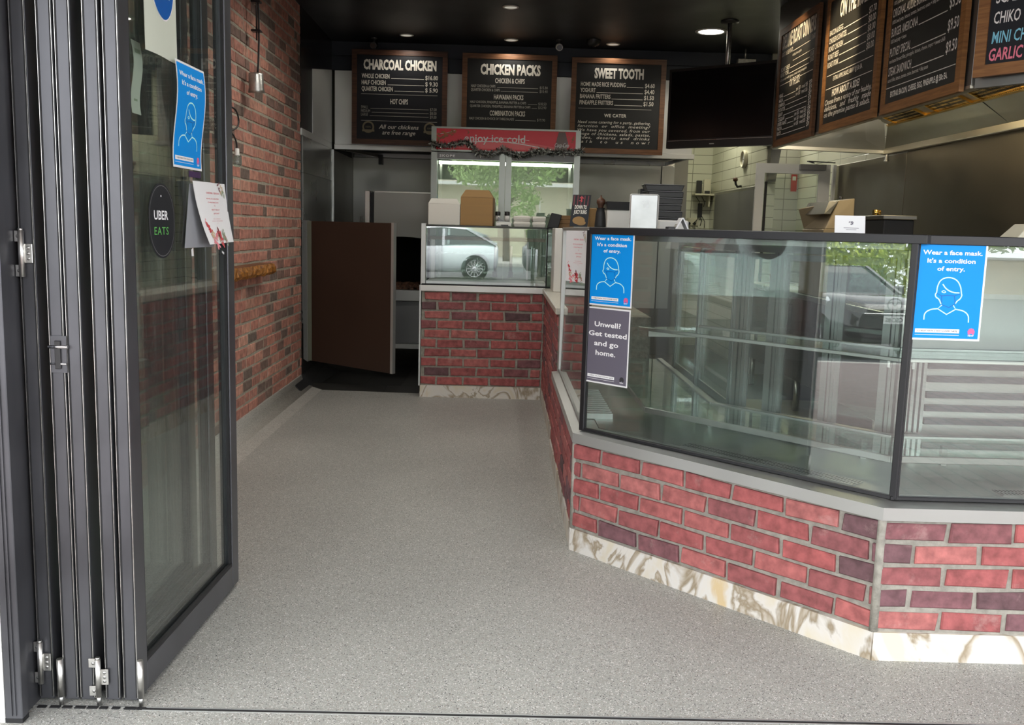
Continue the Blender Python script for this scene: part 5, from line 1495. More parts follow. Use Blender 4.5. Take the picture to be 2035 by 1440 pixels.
def clam(label, x, y, z, rot, s=1.0):
    t = thing('foam_container', label, 'food container', (x, y, z), rot, 'white foam containers')
    b = B(); b.hexa([(-.058 * s, -.06, 0), (.058 * s, -.06, 0), (.058 * s, .06, 0), (-.058 * s, .06, 0), (-.067 * s, -.068, .026), (.067 * s, -.068, .026), (.067 * s, .068, .026), (-.067 * s, .068, .026)], 0.003); b.build('base', 'white_card', t, world=False)
    b = B(); b.hexa([(-.067 * s, -.068, .0265), (.067 * s, -.068, .0265), (.067 * s, .068, .0265), (-.067 * s, .068, .0265), (-.06 * s, -.06, .042), (.06 * s, -.06, .042), (.06 * s, .06, .042), (-.06 * s, .06, .042)], 0.003); b.build('lid', 'white_card', t, world=False)
for i, (x, lb) in enumerate(((0.148, 'lowest white foam container in the stack right of the scale'), (0.150, 'topmost white foam container in the stack right of the scale'))):
    clam(lb, x, 7.28, TB + 0.0425 * i, 0.04 - 0.08 * i)
for i, (x, lb) in enumerate(((0.285, 'lowest foam container beside the black folders'), (0.280, 'topmost foam container beside the black folders'))):
    clam(lb, x, 7.30, TB + 0.0425 * i, -0.06 + 0.1 * i, 0.8)
t = thing('menu_folder', 'black folder leaning on the brown cartons at the case corner', 'folder', (0.40, 7.24, TB))
b = B(); b.hexa([(0.345, 7.20, TB), (0.43, 7.20, TB), (0.43, 7.25, TB), (0.345, 7.25, TB), (0.375, 7.205, TB + .115), (0.455, 7.205, TB + .10), (0.455, 7.25, TB + .10), (0.375, 7.25, TB + .115)], 0.004); b.build('cover', 'black_matte', t)
for i, lb in enumerate(('lowest of the flat brown cartons behind the black folder', 'middle of the flat brown cartons behind the black folder', 'topmost of the flat brown cartons behind the black folder')):
    tag(B().obox((0.487 - i * 0.006, 7.36, TB + 0.0165 + i * 0.033), 0.13, 0.18, 0.032, Matrix.Rotation(0.1 * i, 3, 'Z'), 0.002).build('flat_carton', 'cardboard_dark'), lb, 'carton', 'flat brown cartons')
F = Frame((0.385, 5.18, 1.497), (1, 0.0, 0), (-0.10, -0.18, -1))
t = thing('burger_leaflet', 'dark burger leaflet propped at the far end of the display case', 'leaflet', F(0.05, 0.18, 0))
B().sheet(F, 0, 0.098, 0, 0.176, 0, 0.002).build('card', 'board', t)
b = B()
for k in range(5): b.rect(F, 0.006 + k * 0.019, 0.012 + k * 0.019, 0.004, 0.06, 0.0022)
b.build('stripe', 'plum_ink', t)
b = B(); flower(b, F, 0.05, 0.025, 0.014, 9, random.Random(3), 0.0026); b.build('red_motif', 'red_ink', t)
b = B(); b.text(F, 'DOWN TO', 0.016, 0.082, 0.078, 0.020, 0.0026, bold=0.03); b.text(F, 'JUICY BURG', 0.014, 0.084, 0.105, 0.020, 0.0026, bold=0.03); b.build('lettering', 'lettering', t)
b = B(); b.disc(F, 0.046, 0.142, 0.034, 0.0024, 20, 0.022); b.disc(F, 0.06, 0.155, 0.026, 0.0026, 16, 0.014); b.build('burger_picture', 'cardboard', t)
tag(B().box(0.478, 0.535, 5.22, 5.28, TOP, 1.428, 0.003).build('carton', 'cardboard'), 'small brown carton between burger leaflet and pepper mill', 'carton')
t = thing('pepper_mill', 'dark turned pepper mill with a knobbed top on the display case', 'pepper mill', (0.532, 5.12, TOP))
c = (0.532, 5.12, TOP)
B().lathe([(0, 0), (0.030, 0), (0.030, 0.02), (0.027, 0.06), (0.025, 0.085), (0.020, 0.105), (0.024, 0.112)], c, 20).build('body', 'black_matte', t)
B().lathe([(0.014, 0.112), (0.016, 0.125), (0.024, 0.14), (0.023, 0.155), (0.012, 0.165), (0.004, 0.17), (0.005, 0.178), (0, 0.182)], c, 20).build('head', 'wood_dark', t)
t = thing('container_box', 'white box with a black lid tray, right of the pepper mill', 'box', (0.64, 5.12, TOP))
B().box(0.562, 0.715, 5.05, 5.22, TOP, 1.418, 0.003).build('box', 'white_card', t)
b = B(); b.hexa([(0.560, 5.04, 1.4185), (0.715, 5.04, 1.4185), (0.715, 5.23, 1.4185), (0.560, 5.23, 1.4185), (0.552, 5.03, 1.462), (0.700, 5.03, 1.462), (0.700, 5.24, 1.462), (0.552, 5.24, 1.462)], 0.003); b.build('tray', 'black_plastic', t)
for i in range(7):
    z = TOP + i * 0.034
    t = thing('black_container', ('lowest' if i == 0 else 'topmost' if i == 6 else ('second', 'third', 'fourth', 'fifth', 'sixth')[i - 1] + ' from the bottom') + ' black takeaway container stacked behind the napkin dispenser', 'food container', (0.845, 5.0, z), 0.06 * ((i * 7) % 3 - 1), 'stacked black containers')
    o = 0.010 if i == 6 else 0
    B().hexa([(-.091, -.078, 0), (.091, -.078, 0), (.091, .078, 0), (-.091, .078, 0), (-.093 - o, -.08, .030), (.093 + o, -.08, .030), (.093 + o, .08, .030), (-.093 - o, .08, .030)], 0.003).build('tub', 'black_plastic', t, world=False)
    B().box(-.097 - o, .097 + o, -.084, .084, 0.030, 0.0335, 0.001).build('rim', 'fridge_grey', t, world=False)
tag(B().box(0.735, 0.775, 5.06, 5.16, TOP, 1.535, 0.004).build('bottle_carrier', 'black_plastic'), 'slim black carrier left of the stacked black containers', 'carrier')
t = thing('receipt_printer', 'low white receipt printer behind the folded table card', 'printer', (0.86, 4.72, TOP))
B().box(0.775, 0.925, 4.66, 4.80, TOP, 1.366, 0.006).build('body', 'white_plastic', t)
B().box(0.79, 0.91, 4.70, 4.712, 1.366, 1.369).build('paper_slot', 'dark_ink', t)
t = thing('table_card', 'white folded table card at the right of the napkin dispenser', 'table card', (0.80, 4.25, TOP))
b = B(); b.hexa([(0.775, 4.22, TOP), (0.782, 4.22, TOP), (0.782, 4.30, TOP), (0.775, 4.30, TOP), (0.806, 4.22, 1.373), (0.812, 4.22, 1.373), (0.812, 4.30, 1.373), (0.806, 4.30, 1.373)])
b.hexa([(0.836, 4.22, TOP), (0.843, 4.22, TOP), (0.843, 4.30, TOP), (0.836, 4.30, TOP), (0.808, 4.22, 1.373), (0.814, 4.22, 1.373), (0.814, 4.30, 1.373), (0.808, 4.30, 1.373)]); b.build('folded_card', 'paper', t)
b = B(); b.poly([(0.7745, 4.235, 1.322), (0.7895, 4.235, 1.345), (0.7895, 4.285, 1.345), (0.7745, 4.285, 1.322)]); b.build('printing', 'grey_print', t)
tag(B().box(0.745, 0.776, 4.22, 4.29, TOP, 1.332, 0.002).build('card_reader', 'black_plastic'), 'small black card reader beside the folded table card', 'card reader')
F = Frame((1.133, 3.20, 1.378), (1, 0, 0), (-0.03, -0.22, -1))
t = thing('counter_notice', 'white printed card standing on the case near the corner post', 'notice', F(0.05, 0.06, 0))
B().sheet(F, 0, 0.104, 0, 0.062, -0.002, 0).build('card', 'paper', t)
b = B(); flower(b, F, 0.055, 0.022, 0.008, 6, random.Random(1), 0.0006); b.build('emblem', 'grey_poster', t)
b = B(); b.rect(F, 0.03, 0.082, 0.042, 0.0435, 0.0006); b.rect(F, 0.038, 0.074, 0.048, 0.0492, 0.0006); b.build('printed_line', 'grey_poster', t)
B().box(1.135, 1.232, 3.19, 3.235, TOP, TOP + 0.004).build('stand', 'glass_edge', t)
t = thing('menu_wedge', 'beige sloped holder at the right edge of the street side case', 'holder', (1.70, 3.0, TOP))
b = B(); b.hexa([(1.625, 2.95, TOP), (1.85, 2.95, TOP), (1.85, 3.06, TOP), (1.625, 3.06, TOP), (1.668, 2.96, 1.362), (1.85, 2.96, 1.362), (1.85, 3.05, 1.362), (1.668, 3.05, 1.362)], 0.002); b.build('body', 'cream_plastic', t)

# ------------------------------------------------------------------ television
TL = Vector((1.318, 7.75, 0)); TR = Vector((2.030, 7.17, 0))
td = (TR - TL); TW = td.length; td.normalize()
F = Frame((TL.x, TL.y, 2.608), td, UP); TH = 0.622
t = thing('television', 'black flat television hung from the ceiling, screen off', 'television', F(TW / 2, TH, 0))
B().plate(F, [(0, 0), (0, TH), (TW, TH), (TW, 0)], -0.05, 0.0).build('housing', 'black_plastic', t)
B().plate(F, [(0.022, 0.022), (0.022, TH - 0.07), (TW - 0.022, TH - 0.07), (TW - 0.022, 0.022)], -0.004, 0.001).build('screen', 'screen', t)
B().plate(F, [(0.012, TH - 0.060), (0.012, TH - 0.057), (TW - 0.012, TH - 0.057), (TW - 0.012, TH - 0.060)], 0, 0.0025).build('trim_line', 'steel', t)
b = B(); b.rect(F, TW * 0.42, TW * 0.465, TH - 0.030, TH - 0.022, 0.002); b.build('maker_plate', 'grey_print', t)
B().plate(F, [(0.16, 0.12), (0.16, 0.5), (TW + 0.03, 0.34), (TW + 0.04, 0.05)], -0.13, -0.05).build('rear_housing', 'black_matte', t)
pc = F(TW * 0.5, 0.1, -0.09)
b = B(); b.cyl((pc.x, pc.y, 2.5), (pc.x, pc.y, CEIL), 0.018, 14); b.build('hanging_pole', 'zinc', t)
b = B(); b.lathe([(0.07, 0), (0.07, -0.012), (0.02, -0.02)], (pc.x, pc.y, CEIL), 20); b.build('ceiling_plate', 'black_plastic', t)

# ------------------------------------------------------------------ ceiling fittings
AISLE_FILL = 30  # strength of the added aisle fill
def downlight(label, x, y, r, on=None):
    t = thing('downlight', label, 'ceiling light', (x, y, CEIL), 0, 'round ceiling downlights')
    B().lathe([(r * 0.78, 0.0), (r, -0.002), (r, -0.006), (r * 0.82, -0.010), (r * 0.78, -0.004)], (x, y, CEIL), 28).build('rim', 'white_plastic', t)
    B().lathe([(0, -0.004), (r * 0.80, -0.0045)], (x, y, CEIL), 28).build('lens', on or 'lamp_soft', t)
    return t
M['lamp_soft'] = mat('dim_lens', (0.7, 0.69, 0.62), 0.4, emit=(1, 0.95, 0.8), estr=0.35)
downlight('small dim downlight above the charcoal chicken board', -0.876, 8.43, 0.062)
downlight('small downlight cut by the top of the view, above the fridge', 0.021, 7.28, 0.062)
downlight('small downlight above the chicken packs board', 0.037, 8.50, 0.062)
downlight('small downlight above the sweet tooth board', 0.94, 8.55, 0.062)
d = downlight('large lit downlight above the television', 1.668, 7.91, 0.13, 'lamp_on')
def lamp(name, kind, loc, energy, color, size=0.1, parent=None, target=None, spot=None, sy=None):
    l = bpy.data.lights.new(name, kind); l.energy = energy; l.color = color
    if kind == 'AREA':
        l.size = size
        if sy: l.shape = 'RECTANGLE'; l.size_y = sy
    elif kind in ('POINT', 'SPOT'): l.shadow_soft_size = size
    if kind == 'SPOT': l.spot_size = math.radians(spot); l.spot_blend = 0.6
    o = bpy.data.objects.new(name, l); ROOT.link(o); o.location = loc
    if target is not None: o.rotation_euler = (Vector(target) - Vector(loc)).to_track_quat('-Z', 'Y').to_euler()
    if parent is not None:
        mw = o.matrix_basis.copy(); o.parent = parent; o.matrix_basis = wm(parent).inverted() @ mw
    return o
lamp('downlight_beam', 'SPOT', (1.668, 7.91, CEIL - 0.02), 45, (1, 0.93, 0.78), 0.10, d, (1.668, 7.91, 0), 150)
for x, y, e, tg, lb in ((1.25, 6.35, 45, (1.955, 6.45, 2.55), 'unseen spot added nearest the television to brighten the roast dinners board'), (1.25, 5.35, 80, (1.955, 5.62, 2.44), 'spot downlight over the aisle edge, aimed at the rolls board'), (1.25, 4.40, 80, (1.955, 4.62, 2.72), 'spot downlight over the display case, aimed at the burger board')):  # the roast dinners spot is added fill for a dim board
    t = thing('spot_downlight', lb, 'ceiling light', (x, y, CEIL))
    B().lathe([(0.05, 0.0), (0.055, -0.004), (0.055, -0.07), (0.045, -0.075), (0.042, -0.05)], (x, y, CEIL), 20).build('can', 'black_plastic', t)
    B().lathe([(0, -0.052), (0.041, -0.052)], (x, y, CEIL), 20).build('lens', 'lamp_warm', t)
    lamp('spot_beam', 'SPOT', (x, y, CEIL - 0.08), e, (1, 0.80, 0.50), 0.03, t, tg, 40)
def camera_unit(label, x, y, white):
    t = thing('security_camera', label, 'security camera', (x, y, CEIL))
    B().lathe([(0.03, 0), (0.03, -0.012), (0.012, -0.018), (0.012, -0.04)], (x, y, CEIL), 16).build('bracket', 'black_plastic', t)
    b = B(); b.cyl((x, y + 0.05, CEIL - 0.05), (x, y - 0.06, CEIL - 0.075), 0.030, 18); b.build('barrel', 'white_plastic' if white else 'black_plastic', t)
    b = B(); b.cyl((x, y - 0.060, CEIL - 0.075), (x, y - 0.064, CEIL - 0.076), 0.023, 18); b.build('lens', 'black_gloss', t)
camera_unit('dark bullet camera on the ceiling above the charcoal chicken board', -1.183, 8.62, False)
camera_unit('pale bullet camera on the ceiling above the chicken packs board', 0.457, 8.45, True)
t = thing('smoke_detector', 'black smoke detector on the ceiling right of the pale camera', 'smoke detector', (0.755, 8.42, CEIL))
B().lathe([(0, -0.05), (0.04, -0.048), (0.058, -0.03), (0.062, 0)], (0.755, 8.42, CEIL), 24).build('body', 'black_plastic', t)
B().lathe([(0, -0.056), (0.02, -0.055), (0.022, -0.05)], (0.755, 8.42, CEIL), 16).build('sensor', 'black_gloss', t)
t = thing('exit_sign', 'dark unlit sign box hung under the ceiling behind the television', 'sign', (2.13, 8.6, 2.68))
B().box(2.00, 2.27, 8.58, 8.61, 2.66, 2.82, 0.003).build('panel', 'black_gloss', t)
B().box(2.06, 2.22, 8.56, 8.62, 2.82, 2.86, 0.004).build('bracket', 'zinc', t)
b = B(); b.cyl((2.13, 8.59, 2.86), (2.13, 8.59, CEIL), 0.008, 8); b.build('stem', 'zinc', t)
t = thing('fluorescent_batten', 'fluorescent batten on the ceiling behind the television', 'ceiling light', (2.0, 9.75, CEIL))
B().box(1.60, 2.36, 9.70, 9.80, CEIL - 0.05, CEIL - 0.001, 0.004).build('body', 'white_plastic', t)
b = B(); b.cyl((1.63, 9.75, CEIL - 0.068), (2.33, 9.75, CEIL - 0.068), 0.014, 12); b.build('tube', 'tube_on', t)
lamp('tube_glow', 'AREA', (2.0, 9.75, CEIL - 0.09), 20, (1, 0.97, 0.74), 0.7, t, (2.0, 9.75, 0), sy=0.1)
t = thing('corridor_lamp', 'ceiling lamp in the passage behind the white framed door', 'ceiling light', (2.75, 10.3, CEIL))
B().box(2.62, 2.92, 10.0, 10.6, CEIL - 0.05, CEIL - 0.001, 0.01).build('diffuser', 'tube_on', t)
lamp('passage_glow', 'AREA', (2.76, 9.9, CEIL - 0.07), 30, (1, 0.97, 0.92), 0.3, t, (2.76, 9.5, 0), sy=0.6)

for x, y, lb in ((-0.85, 6.1, 'unseen fill downlight added over the timber ledge'), (0.0, 6.1, 'unseen fill downlight added over the aisle in front of the back counter'), (-0.85, 4.8, 'unseen fill downlight added over the middle of the aisle, wall side'), (0.0, 4.8, 'unseen fill downlight added over the middle of the aisle, case side'),
                 (-0.75, 3.6, 'unseen fill downlight added just inside the folded doors'), (0.2, 3.6, 'unseen fill downlight added over the cut corner of the case'), (0.75, 6.3, 'unseen fill downlight added over the server side of the case')):
    d = downlight(lb, x, y, 0.062)  # row added out of view to fill the dim interior
    lamp('downlight_beam', 'SPOT', (x, y, CEIL - 0.02), AISLE_FILL, (1, 0.96, 0.87), 0.06, d, (x, y, 0), 150)
for x, y in ((-0.876, 8.43), (0.037, 8.50), (0.94, 8.55)):
    lamp('downlight_beam', 'SPOT', (x, y, CEIL - 0.02), 8, (1, 0.94, 0.84), 0.06, None, (x, y, 0), 150)

# ------------------------------------------------------------------ left wall dressing
b = B(); rnd = random.Random(6)
n = 40; prev = None
Y0, Y1 = 5.02, 6.20
rings = []
for i in range(n + 1):
    y = Y0 + (Y1 - Y0) * i / n; e = rnd.uniform(-.006, .006)
    rings.append([b.v((-1.592, y, 0.965)), b.v((-1.50 + e, y, 0.966 + rnd.uniform(-.004, .006))), b.v((-1.488 + e, y, 0.985 + rnd.uniform(-.006, .006))), b.v((-1.490 + rnd.uniform(-.006, .006), y, 1.012 + rnd.uniform(-.006, .006))), b.v((-1.502 + e, y, 1.035 + rnd.uniform(-.004, .004))), b.v((-1.592, y, 1.038))])
b.mi = 0
for P, Q in zip(rings, rings[1:]):
    for k in range(6):
        b.mi = 1 if k in (4, 5) else 0
        b.face([P[k], P[(k + 1) % 6], Q[(k + 1) % 6], Q[k]])
b.face(rings[0][::-1]); b.face(rings[-1])
tag(b.build('timber_ledge', ['wood_slab', 'wood_mid']), 'live edge timber ledge fixed to the left brick wall', 'shelf')
t = thing('tin_pendant', 'tin can pendant hanging on a cord against the left brick wall', 'pendant light', (-1.515, 5.86, 2.08))
b = B(); b.tube([(-1.515, 5.93, CEIL), (-1.52, 5.94, 2.6), (-1.515, 5.925, 2.40), (-1.515, 5.90, 2.25), (-1.515, 5.885, 2.205)], 0.006, 8); b.tube([(-1.53, 5.93, CEIL), (-1.53, 5.93, 2.4)], 0.005, 6); b.build('cord', 'black_plastic', t)
b = B()
for z in (2.78, 2.62, 2.45): b.box(-1.56, -1.505, 5.91, 5.96, z, z + 0.012)
b.build('cord_clip', 'black_plastic', t)
ax = Vector((0, -0.12, 1)).normalized()
B().lathe([(0.0, 0.122), (0.012, 0.12), (0.040, 0.115), (0.044, 0.11), (0.044, 0.03), (0.047, 0.02), (0.050, 0.0), (0.046, 0.002), (0.041, 0.03), (0.040, 0.10)], (-1.515, 5.855, 2.078), 22, ax).build('tin_shade', 'zinc', t)
t = thing('bulb_pendant', 'clear bulb on a looped black cable beside the door edge', 'pendant light', (-1.50, 5.36, 1.6))
b = B()
loop = [(-1.50, 5.36, 1.706)] + [(-1.50, 5.345 - 0.01 * math.cos(a), 1.78 + a * 0.004) for a in (0, 1)]
pts = [(-1.50, 5.36, 1.70), (-1.50, 5.35, 1.745), (-1.51, 5.31, 1.785), (-1.53, 5.27, 1.795), (-1.55, 5.30, 1.80), (-1.53, 5.38, 1.805), (-1.52, 5.46, 1.835), (-1.52, 5.48, 1.875), (-1.52, 5.43, 1.925), (-1.53, 5.33, 1.935), (-1.55, 5.25, 1.91), (-1.57, 5.22, 1.87)]
P = pts
for _ in range(2):
    Q = [P[0]]
    for p, q in zip(P, P[1:]): Q += [tuple(a * .75 + c * .25 for a, c in zip(p, q)), tuple(a * .25 + c * .75 for a, c in zip(p, q))]
    P = Q + [P[-1]]
b.tube(P, 0.005, 8); b.build('cable', 'black_plastic', t)
b = B(); b.lathe([(0.05, 0.0), (0.055, 0.012), (0.03, 0.05), (0.01, 0.06), (0, 0.062)], (-1.585, 5.29, 1.80), 18, (1, 0, 0.3)); b.build('wall_rose', 'paper_cream', t)
B().lathe([(0, 0.106), (0.012, 0.104), (0.013, 0.075), (0.0145, 0.07), (0.0145, 0.066)], (-1.50, 5.36, 1.602), 16).build('lamp_holder', 'white_plastic', t)
B().lathe([(0.012, 0.068), (0.020, 0.055), (0.026, 0.035), (0.022, 0.014), (0.010, 0.002), (0, 0)], (-1.50, 5.36, 1.602), 18).build('bulb', 'glass_shelf', t)

# ------------------------------------------------------------------ cooking line on the right
t = thing('cooking_hood', 'long steel cooking hood on the right with mesh filters, carrying the menu boards', 'exhaust hood', (2.5, 5.5, 1.96))
e0 = Vector((1.985, 4.05, 0)); e1 = e0 + dq * 0.95
B().box(1.975, 2.01, 4.06, 7.02, 1.955, CEIL - 0.002, 0.002).build('front_sheet', 'steel_dark', t)
Fe = Frame((e0.x, e0.y, 0), dq, UP)
B().plate(Fe, [(0.0, -1.945), (0.0, -CEIL + 0.002), (0.95, -CEIL + 0.002), (0.95, -1.945)], -0.03, 0.0).build('end_sheet', 'steel_dark', t)
b = B(); b.box(1.972, 2.02, 4.06, 7.04, 1.945, 1.962, 0.002)
b.build('front_lip', 'steel_warm', t)
b = B(); b.box(2.925, 2.975, 3.2, 7.36, 1.950, 1.996, 0.004); b.build('rear_lip', 'steel_warm', t)
b = B(); b.bar((1.99, 7.03, 1.957), (2.95, 7.34, 1.970), 0.04, 0.03, bevel=0.003); b.build('end_lip', 'steel_white', t)
b = B(); b.hexa([(2.00, 7.02, 1.965), (2.95, 7.33, 1.98), (2.70, 6.78, 2.14), (2.02, 6.55, 2.20), (2.00, 7.04, 1.975), (2.95, 7.35, 1.99), (2.70, 6.80, 2.15), (2.02, 6.57, 2.21)]); b.build('end_slope', 'steel_white', t)
b = B(); b.hexa([(2.93, 3.2, 1.99), (2.93, 7.30, 1.99), (2.735, 6.80, 2.115), (2.735, 3.2, 2.115), (2.945, 3.2, 2.0), (2.945, 7.30, 2.0), (2.75, 6.80, 2.125), (2.75, 3.2, 2.125)]); b.build('rear_slope', 'steel_slope', t)
b = B()
for y in (5.52,): b.bar((2.928, y, 1.994), (2.737, y - 0.02, 2.112), 0.006, 0.004)
b.build('seam', 'rubber', t)
Ff_ = Frame((2.735, 6.80, 2.115), (0, -1, 0), (-0.40, 0, 0.17))
b = B(); b.plate(Ff_, [(0, 0), (0, 0.75), (3.6, 0.75), (3.6, 0)][::-1], 0.0, 0.012); b.build('filter_bank', 'steel_slope', t)
b = B(); b.plate(Ff_, [(0, -0.012), (0, 0.006), (3.6, 0.006), (3.6, -0.012)][::-1], -0.012, 0.0); b.build('filter_rail', 'brass', t)
for i, (a, c) in enumerate(((0.16, 0.60), (0.80, 1.20), (1.36, 1.84), (2.0, 2.5))):
    b = B(); rnd = random.Random(20 + i)
    nu, nv = 26, 12
    for p in range(nu):
        for q in range(nv):
            u = a + (c - a) * (p + 0.5 * (q % 2)) / nu; v = 0.02 + 0.36 * q / nv; du = (c - a) / nu * 0.5; dv = 0.36 / nv * 0.5
            b.face([b.v(Ff_(u - du, v, -0.004 - rnd.random() * 0.004)), b.v(Ff_(u, v + dv, -0.010)), b.v(Ff_(u + du, v, -0.004 - rnd.random() * 0.004)), b.v(Ff_(u, v - dv, -0.003))])
    g = b.build('grease_filter', 'filter', t)
    b = B()
    for x in (a - 0.018, c + 0.012): b.plate(Ff_, [(x, 0), (x, 0.40), (x + 0.014, 0.40), (x + 0.014, 0)][::-1], -0.014, 0.0)
    b.build('filter_frame', 'brass', g)
    B().plate(Ff_, [(a, 0.01), (a, 0.40), (c, 0.40), (c, 0.01)][::-1], -0.0015, 0.0).build('filter_backing', 'charcoal_soot', g)
b = B(); b.lathe([(0.012, 0.0), (0.012, -0.045), (0.018, -0.05), (0.018, -0.058), (0, -0.06)], (2.95, 7.30, 1.955), 16); b.build('drain_cup', 'zinc', t)
b = B(); b.box(2.15, 2.35, 5.2, 5.9, 2.32, 2.345, 0.004); b.build('hood_lamp', 'lamp_warm', t)
lamp('hood_glow', 'AREA', (2.25, 5.55, 2.31), 16, (1, 0.84, 0.55), 0.2, t, (2.25, 5.55, 0), sy=0.7)
lamp('hood_glow', 'POINT', (2.3, 5.7, 2.16), 12, (1, 0.80, 0.45), 0.06, t)  # extra point light added to brighten the mesh filters
lamp('hood_glow', 'AREA', (2.3, 6.6, 2.18), 5, (1, 0.88, 0.65), 0.15, t, (2.6, 7.3, 1.9), sy=0.3)
t = thing('steel_splashback', 'tall dark steel splashback on the right wall under the cooking hood', 'splashback', (2.99, 6.0, 0.9))
for i, (y0, y1) in enumerate(((3.1, 5.02), (5.03, 7.0), (7.01, 8.56))):
    B().box(2.982, 2.999, y0, y1, 0.9, 1.945 if i == 2 else 1.96, 0.001).build('sheet', 'steel_brown', t)
t = thing('cooking_bench', 'long stainless cooking bench under the hood along the right wall', 'bench', (2.6, 6.0, 0))
B().box(2.15, 2.98, 3.75, 8.3, 0.86, 0.90, 0.004).build('bench_top', 'steel', t)
B().box(2.20, 2.97, 3.8, 8.25, 0.25, 0.86, 0.003).build('cabinet', 'steel_dark', t)
b = B()
for x in (2.25, 2.9):
    for y in (3.9, 5.4, 6.9, 8.15): b.cyl((x, y, 0.0), (x, y, 0.25), 0.022, 10)
b.build('leg', 'zinc', t)
t = thing('griddle', 'black gas griddle on the cooking bench with a brass control knob', 'griddle', (2.55, 5.6, 0.90))
B().box(2.26, 2.44, 5.55, 6.25, 0.901, 1.42, 0.006).build('body', 'black_matte', t)
B().box(2.25, 2.45, 5.54, 6.26, 1.42, 1.445, 0.004).build('rim', 'steel_dark', t)
b = B(); b.cyl((2.25, 5.60, 1.46), (2.21, 5.60, 1.46), 0.016, 14); b.build('knob', 'brass', t)
t = thing('bain_marie', 'tan hooded warmer on the cooking bench behind the printed card', 'food warmer', (2.22, 6.4, 0.90))
b = B(); b.box(2.16, 2.40, 6.3, 6.75, 0.901, 1.36, 0.004); b.build('body', 'tan_enamel', t)
b = B(); b.hexa([(2.17, 6.3, 1.361), (2.36, 6.3, 1.361), (2.36, 6.75, 1.361), (2.17, 6.75, 1.361), (2.26, 6.34, 1.55), (2.37, 6.34, 1.57), (2.37, 6.75, 1.57), (2.12, 6.75, 1.50)], 0.004); b.build('hood', 'tan_enamel', t)
b = B(); b.hexa([(2.155, 6.3, 1.46), (2.19, 6.28, 1.46), (2.19, 6.75, 1.46), (2.155, 6.75, 1.46), (2.19, 6.32, 1.545), (2.255, 6.32, 1.55), (2.255, 6.75, 1.55), (2.19, 6.75, 1.545)]); b.build('flap', 'steel', t)
b = B(); b.lathe([(0.012, 0), (0.015, 0.012), (0.008, 0.02), (0, 0.021)], (2.315, 6.45, 1.565), 14); b.build('knob', 'black_plastic', t)
t = thing('fire_extinguisher', 'red fire extinguisher on the cooking bench cabinet, seen through the case', 'extinguisher', (2.09, 7.03, 0.5))
B().lathe([(0, 0), (0.05, 0.0), (0.055, 0.01), (0.055, 0.26), (0.04, 0.30), (0.018, 0.315), (0.018, 0.33)], (2.088, 7.03, 0.52), 22).build('cylinder', 'red', t)
B().lathe([(0.0185, 0.33), (0.022, 0.34), (0.018, 0.37), (0, 0.372)], (2.088, 7.03, 0.52), 14).build('valve', 'black_plastic', t)
b = B(); b.tube([(2.088, 7.01, 0.87), (2.03, 7.0, 0.85), (2.022, 7.0, 0.78), (2.03, 7.0, 0.64)], 0.009, 8); b.build('hose', 'rubber', t)
B().box(2.142, 2.1995, 6.98, 7.08, 0.6, 0.8).build('bracket', 'black_matte', t)
t = thing('sauce_tub', 'red and yellow sauce tub on the far end of the cooking bench', 'tub', (2.25, 7.6, 0.90))
B().lathe([(0, 0.0), (0.05, 0.0), (0.055, 0.09)], (2.25, 7.6, 0.901), 18).build('tub', 'red', t)
B().lathe([(0.056, 0.085), (0.058, 0.09), (0.058, 0.105), (0, 0.107)], (2.25, 7.6, 0.901), 18).build('lid', 'brass', t)

# ------------------------------------------------------------------ rear right corner
t = thing('white_door', 'open white framed glazed door with a closer, at the passage', 'door', (2.56, 8.4, 0))
F = Frame((2.25, 8.42, 0), (1, -0.03, 0), UP); DW, DH = 0.655, 1.945
b = B(); b.plate(F, [(0, -0.05), (0, -DH), (0.075, -DH), (0.075, -0.05)], -0.035, 0.0); b.build('stile', 'white_paint', t)
b = B(); b.plate(F, [(DW - 0.10, -0.05), (DW - 0.10, -DH), (DW, -DH), (DW, -0.05)], -0.035, 0.0); b.build('stile', 'white_paint', t)
B().plate(F, [(0.075, -DH + 0.085), (0.075, -DH), (DW - 0.1, -DH), (DW - 0.1, -DH + 0.085)], -0.035, 0.0).build('top_rail', 'white_paint', t)
B().plate(F, [(0.075, -0.05), (0.075, -0.3), (DW - 0.1, -0.3), (DW - 0.1, -0.05)], -0.035, 0.0).build('bottom_rail', 'white_paint', t)
B().plate(F, [(0.075, -0.3), (0.075, -DH + 0.085), (DW - 0.1, -DH + 0.085), (DW - 0.1, -0.3)], -0.02, -0.014).build('glass_pane', 'glass', t)
B().plate(F, [(0.082, -0.3), (0.082, -DH + 0.16), (0.105, -DH + 0.16), (0.105, -0.3)], -0.012, -0.006).build('pull_strip', 'rubber', t)
c = t
b = B(); b.plate(F, [(0.375, -DH + 0.052), (0.375, -DH + 0.004), (0.600, -DH + 0.004), (0.600, -DH + 0.052)], 0.0, 0.05); cl = b.build('door_closer', 'fridge_grey', t)
b = B(); b.bar(F(0.49, -DH - 0.008, 0.03), F(0.42, -DH - 0.018, 0.10), 0.02, 0.008); b.bar(F(0.42, -DH - 0.018, 0.10), F(0.68, -DH - 0.016, 0.02), 0.02, 0.008); b.build('closer_arm', 'black_plastic', cl)
b = B()
for u, mt in ((0.64, 0), (0.70, 0)): b.plate(F, [(u - 0.012, -0.02), (u - 0.012, -DH), (u + 0.012, -DH), (u + 0.012, -0.02)], -0.06, -0.02)
b.build('frame_edge', 'white_paint', t)
t = thing('passage_sign', 'small red and white sign on the passage wall behind the white door', 'sign', (2.99, 9.4, 1.8))
F = Frame((2.92, 9.59, 1.93), (1, 0, 0), UP)
B().sheet(F, 0, 0.06, 0, 0.17, 0, 0.003).build('plate', 'red', t)
